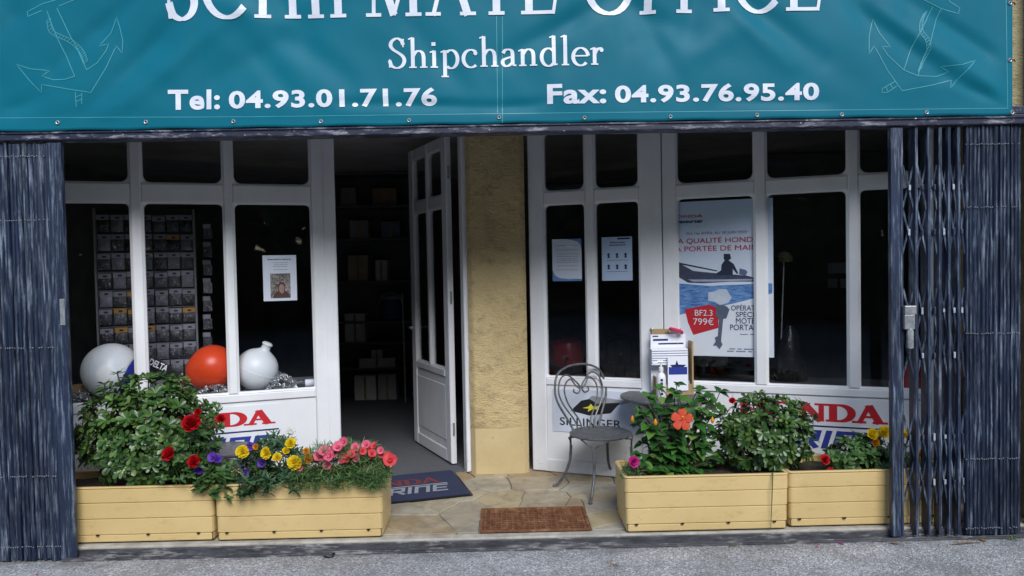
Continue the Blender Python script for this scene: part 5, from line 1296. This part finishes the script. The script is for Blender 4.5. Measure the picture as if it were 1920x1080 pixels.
# ================================================================== INSIDE THE SHOP
YS=4.35
sx=lambda px,py=500: atY(px,py,YS).x
sz=lambda py,px=700: atY(px,py,YS).z
sh=thing('shop_shelving',(sx(705),YS+.2,.072),'tall dark shelving unit at the back of the shop seen through the doorway','shelving')
bz=[sz(323),sz(385),sz(447),sz(527),sz(603),sz(642),sz(690)]
for z in bz[:]:
    mb=MB(); mb.box(sx(615),sx(800),YS,YS+.40,z-.022,z); put('shelf',mb,SHELFM,sh)
for X in (sx(612),sx(770),sx(800)):
    mb=MB(); mb.box(X-.02,X+.0,YS+.001,YS+.40,.072,2.63); put('upright',mb,SHELFM,sh)
mb=MB(); mb.box(sx(612),sx(800),YS+.401,YS+.42,.072,2.63); put('back_panel',mb,SHELFM,sh)
def carton(px0,px1,pyt,zb_,mat,label,dy=.06,dp=.22,name='carton',cat='box'):
    t=thing(name,((sx(px0)+sx(px1))/2,YS+dy+dp/2,zb_),label,cat); zt2=sz(pyt); x0_,x1_=sx(px0),sx(px1)
    mb=MB(); mb.box(x0_,x1_,YS+dy,YS+dy+dp,zb_+.001,zt2); put('body',mb,mat,t,bevel=.004)
    mb=MB(); mb.box((x0_+x1_)/2-.012,(x0_+x1_)/2+.012,YS+dy-.0008,YS+dy-.0002,zb_+.01,zt2-.01); put('tape',mb,CARD if mat is not CARD else BOXW,t)
carton(650,688,478,bz[3],simple('beige_carton',(.42,.36,.24,1),.7),'beige carton on the middle shelf inside the doorway')
carton(702,724,488,bz[3],BOXW,'slim white carton beside the beige one on the middle shelf')
carton(641,680,588,bz[5],BOXW,'white wrapped carton on the lower shelf inside the doorway')
carton(690,712,657,bz[6],BOXW,'small white carton on top of the low shelf'); carton(668,736,672,bz[6],BOXW,'wide flat white carton on the low shelf',.02,.03)
carton(662,702,702,.073,BOXW,'white carton on the shop floor under the shelf',-.1,.3); carton(706,740,700,.073,simple('grey_carton',(.40,.40,.42,1),.6),'grey carton on the shop floor under the shelf',-.1,.3)
carton(640,668,350,bz[1],simple('dark_carton',(.26,.22,.20,1),.7),'dark carton on the upper shelf inside the doorway'); carton(700,745,352,bz[1],simple('brown_dark_carton',(.30,.20,.12,1),.7),'dim brown carton on the upper shelf inside the doorway')
carton(655,690,412,bz[2],simple('grey_dark_carton',(.30,.30,.32,1),.7),'dim grey carton on the second shelf inside the doorway'); carton(715,750,415,bz[2],simple('slate_carton',(.16,.20,.28,1),.7),'slate coloured carton on the second shelf inside the doorway')
# blue cool bag with arched handle
bx_,bz_=sx(730),bz[4]; t=thing('cool_bag',(bx_,YS+.1,bz_),'blue cool bag with grey lid on the shelf inside the doorway','bag')
mb=MB(); mb.lathe([(.11,.002),(.13,.02),(.135,.20),(.12,.24)],(bx_,YS+.16,bz_),20); put('body',mb,simple('bag_blue',(.03,.09,.26,1),.5),t,smooth=40)
mb=MB(); mb.lathe([(.125,.241),(.14,.25),(.13,.285),(.03,.30)],(bx_,YS+.16,bz_),20); put('lid',mb,simple('lid_grey',(.32,.33,.35,1),.5),t,smooth=40)
mb=MB(); mb.tube([(bx_+.13*math.cos(a),YS+.03,bz_+.20+.12*math.sin(a)) for a in [math.pi*i/10 for i in range(11)]],.008,6); put('handle',mb,STEEL,t,smooth=True)
X=atY(757,600,4.1).x; mb=MB(); mb.tube([(X,4.1,.072),(X-.01,4.12,atY(757,548,4.1).z)],.010,8); tag(put('metal_pole',mb,STEEL,smooth=True),'thin silver pole leaning by the shelves inside the doorway','pole')
# things dimly seen behind the right window
def rq(px,py,n): u,z=RW.hit(px,py,n); return RW.p(u,n,z)
p0=rq(1462,730,-.25); p1=rq(1470,488,-.25); p0.z=ZD-.003
t=thing('display_pole',Vector((p0.x,p0.y,ZD-.004)),'thin upright rod with yellowish cone head behind the poster pane','rod'); mb=MB(); mb.tube([p0,p1],.004,6); put('rod',mb,STEEL,t,smooth=True)
mb=MB(); mb.lathe([(.05,-.01),(.055,.02),(.035,.05),(.01,.06)],p1,16); put('head',mb,simple('olive_head',(.03,.026,.012,1),.8),t,smooth=True)
p=rq(1480,720,-.28); t=thing('wrapped_coat',Vector((p.x,p.y,ZD-.004)),'black plastic wrapped bundle standing behind the right window','bundle'); mb=MB(); H=rq(1480,610,-.28).z-ZD
mb.lathe([(.10,.0),(.095,.1),(.08,H*.5),(.055,H*.85),(.02,H)],Vector((p.x,p.y,ZD-.003)),18); mb.v=[v+Vector((noise.noise(v*9),noise.noise(v*9+Vector((5,0,0))),0))*.025 for v in mb.v]
BW_=Mat('black_wrap',.3,.35); BW_.col((.006,.006,.007,1)); BW_.bump(BW_.noise(14,4,dist=1.2),.4,.02); put('wrap',mb,BW_.m,t,smooth=True)
p=rq(1715,735,-.15); t=thing('red_buoy',Vector((p.x,p.y,ZD-.004)),'dark red cone shaped buoy seen through the scissor gate','buoy'); mb=MB(); mb.lathe([(.15,.002),(.15,.03),(.06,.13),(.03,.15)],Vector((p.x,p.y,ZD-.004)),20); put('body',mb,simple('dull_red',(.30,.02,.02,1),.4),t,smooth=40)
mb=MB(); mb.lathe([(.03,.151),(.035,.17),(.02,.19)],Vector((p.x,p.y,ZD-.004)),12); put('cap',mb,BLACK,t,smooth=True)
YW=3.4
mb=MB(); mb.box(atY(1440,500,YW).x,atY(1790,500,YW).x,YW,YW+.06,.072,2.63); put('partition',mb,DARKWALL,bld)
for i,(a,b,c_,d_,l) in enumerate(((1552,492,1592,513,'wide pale notice pinned on the dark partition inside'),(1552,522,1570,540,'left of two small pale notices under the wide one inside'),(1576,522,1594,540,'right of two small pale notices under the wide one inside'))):
    q0=atY(a,d_,YW-.003); q1=atY(c_,b,YW-.003); mb=MB(); mb.box(q0.x,q1.x,YW-.003,YW-.001,q0.z,q1.z); tag(put('pinned_notice',mb,PAPER),l,'notice','notices on the partition')
# outboard motors on a stand behind the narrow panes
def outboard(px,Y,label,hood):
    X=atY(px,600,Y).x; t=thing('outboard_motor',(X,Y,.072),label,'outboard motor','outboard motors inside the shop')
    mb=MB(); mb.lathe([(.09,.62),(.14,.64),(.15,.74),(.13,.83),(.07,.86),(.01,.865)],(X,Y,.072),20); mb.v=[Vector((v.x,Y+(v.y-Y)*1.4,v.z)) for v in mb.v]; put('hood',mb,hood,t,smooth=50)
    mb=MB(); mb.box(X-.045,X+.045,Y-.05,Y+.07,.072+.20,.072+.619); put('leg',mb,BLACK,t,bevel=.01)
    mb=MB(); mb.lathe([(.02,-.16),(.05,-.10),(.05,.08),(.02,.14)],(X,Y+.02,.072+.16),14,Matrix.Rotation(R_(90),3,'X')); put('gearcase',mb,BLACK,t,smooth=40)
    mb=MB(); mb.tube([(X,Y-.1,.75),(X-.05,Y-.4,.82)],.014,8); put('tiller',mb,BLACK,t,smooth=True)
    mb=MB(); mb.box(X-.16,X+.16,Y+.072,Y+.12,.42,.60); mb2=MB(); mb2.box(X-.16,X+.16,Y+.072,Y+.12,.42,.60); put('mount_board',mb2,CARD,t)
    for s in (-.14,.11):
        mb=MB(); mb.box(X+s,X+s+.03,Y+.075,Y+.115,.072,.419); put('stand_leg',mb,SHELFM,t)
outboard(1062,2.2,'dark outboard motor with a red hood behind the narrow right pane',simple('hood_red',(.25,.012,.015,1),.3)); outboard(1160,2.3,'black outboard motor behind the second narrow right pane',simple('hood_black',(.02,.02,.022,1),.25))
outboard(1330,2.0,'grey outboard motor below the boat poster inside the shop',simple('hood_grey',(.10,.10,.11,1),.25))

# ================================================================== LITTER ON THE ROAD
def litter(name,label,px,py,geo,mat,s,rz,cat,z=.004,tilt=.15):
    p=atZ(px,py,z); M=Matrix.Translation(p)@Matrix.Rotation(rz,4,'Z')@Matrix.Rotation(tilt,4,'X')@Matrix.Scale(s,4); mb=MB(); mb.add([M@v for v in geo[0]],geo[1]); tag(put(name,mb,mat,smooth=True),label,cat,'litter along the threshold')
DRY=simple('dry_leaf',(.26,.15,.06,1),.8,.3,60)
litter('fallen_petal','magenta petal lying on the road below the far right planter',1583,1021,OVAL,P_MAG,.035,.6,'petal')
litter('fallen_petal','faded magenta petal on the road left of the brighter one',1535,1024,OVAL,P_MAG,.028,2.2,'petal')
litter('dry_leaf','curled brown leaf on the road under the scissor gate',1690,1020,OBOV,DRY,.05,1.3,'leaf'); litter('dry_leaf','brown leaf on the road at the foot of the right gate',1850,1016,OVAL,DRY,.05,.2,'leaf')
litter('dry_leaf','long brown leaf on the road right of the scissor lattice',1785,1021,NEED,DRY,.17,-1.45,'leaf'); litter('dry_leaf','pale dry leaf on the road below the left planters',222,1048,OVAL,DRY,.045,1.0,'leaf')
litter('fallen_petal','small red petal on the road near the left gate',160,1052,OVAL,P_RED,.018,.4,'petal'); litter('fallen_petal','red petal at the bottom left of the road',70,1078,OVAL,P_RED,.02,.9,'petal'); litter('fallen_petal','tiny red petal on the road below the left planter',182,1050,OVAL,P_RED,.016,2.0,'petal')
litter('fallen_petal','dark red petal on the paving under the iron chair',1085,899,OVAL,P_RED,.022,1.0,'petal',FLOOR+.004)
for (px,py,l) in ((140,1046,'tuft of dry grass at the foot of the left gate'),(300,1045,'dry twigs on the road below the left planters'),(417,1040,'small weed in the crack below the left planters'),(782,1036,'small green weed on the road left of the grate'),(1375,1024,'small weed on the road below the hibiscus planter'),(1895,1012,'green weed at the foot of the right wall'),(1150,1060,'dry sprig on the road right of the grate')):
    r=random.Random(px); p=atZ(px,py,.002); mb=MB()
    for i in range(16):
        an=r.uniform(0,6.28); M=lmat(p+Vector((r.uniform(-.03,.03),r.uniform(-.01,.01),0)),Vector((math.cos(an),math.sin(an),r.uniform(.1,.9))),Vector((0,0,1)),r.uniform(.02,.05)); mb.add([M@v for v in NEED[0]],NEED[1])
    tag(put('weed_tuft',mb,DRY if 'dry' in l else LEAF_FINE),l,'weed','weeds along the threshold',kind='stuff')
q=atZ(622,1043,.004); mb=MB(); mb.tube(catmull([q+Vector((-.04,0,.003)),q+Vector((-.02,-.02,.004)),q+Vector((.01,-.01,.008)),q+Vector((.0,.02,.004)),q+Vector((.04,.03,.004))],5),.005,6); tag(put('rubber_scrap',mb,BLACK,smooth=True),'curled black rubber scrap on the road below the pink flowers','scrap')

# ================================================================== ACROSS THE ROAD (only seen mirrored in the panes)
def street_tree(x,y,h,seed,label):
    r=random.Random(seed); t=thing('street_tree',(x,y,0),label,'tree','trees across the road'); mb=MB(); mb.tube(catmull([(x,y,-.1),(x+.1,y,h*.25),(x-.1,y+.1,h*.55),(x,y,h*.8)],5),[.22*(1-.7*i/15) for i in range(16)],9); put('trunk',mb,BARK,t,smooth=True)
    mb=MB(); c=Vector((x,y,h*.50)); tips=[]
    for i in range(2600):
        d=Vector((r.gauss(0,1),r.gauss(0,1),r.gauss(0,1))).normalized(); p=c+Vector((d.x*h*.36,d.y*h*.30,d.z*h*.50))*lump(d,seed)*r.random()**.4
        M=lmat(p,Vector((r.uniform(-1,1),r.uniform(-1,1),r.uniform(-.6,.6))),Vector((r.uniform(-.4,.4),r.uniform(-.4,.4),1)),r.uniform(.45,.85)); mb.add([M@v for v in OVAL[0]],OVAL[1])
    tag(put('crown',mb,LEAF_SOFT,t),kind='stuff')
    for i in range(5):
        a=i*1.3; mb=MB(); mb.tube([(x,y,h*.35+.2*i),(x+math.cos(a)*h*.15,y+math.sin(a)*h*.12,h*.55),(x+math.cos(a)*h*.24,y+math.sin(a)*h*.2,h*.68)],[.09,.06,.03],6); put('limb',mb,BARK,t)
for i,(x,y,h) in enumerate(((-12,-13,8.5),(-8.8,-14,9),(-5.6,-13,8),(-2.4,-14,8.6),(.8,-13.2,8),(4.0,-14,9),(7.2,-13,8.5),(10.4,-14,9),(13.6,-13,8.2))): street_tree(x,y,h,60+i,'leafy street tree across the road, %s from the left'%ORD[i])
sw=thing('garden_wall',(0,-15.5,0),'long low stone wall behind the trees across the road','wall'); mb=MB(); mb.box(-22,22,-15.8,-15.5,0,1.9); put('body',mb,STUCCO_OUT,sw); mb=MB(); mb.box(-22,22,-15.85,-15.45,1.902,2.0); put('coping',mb,CONCRETE,sw)
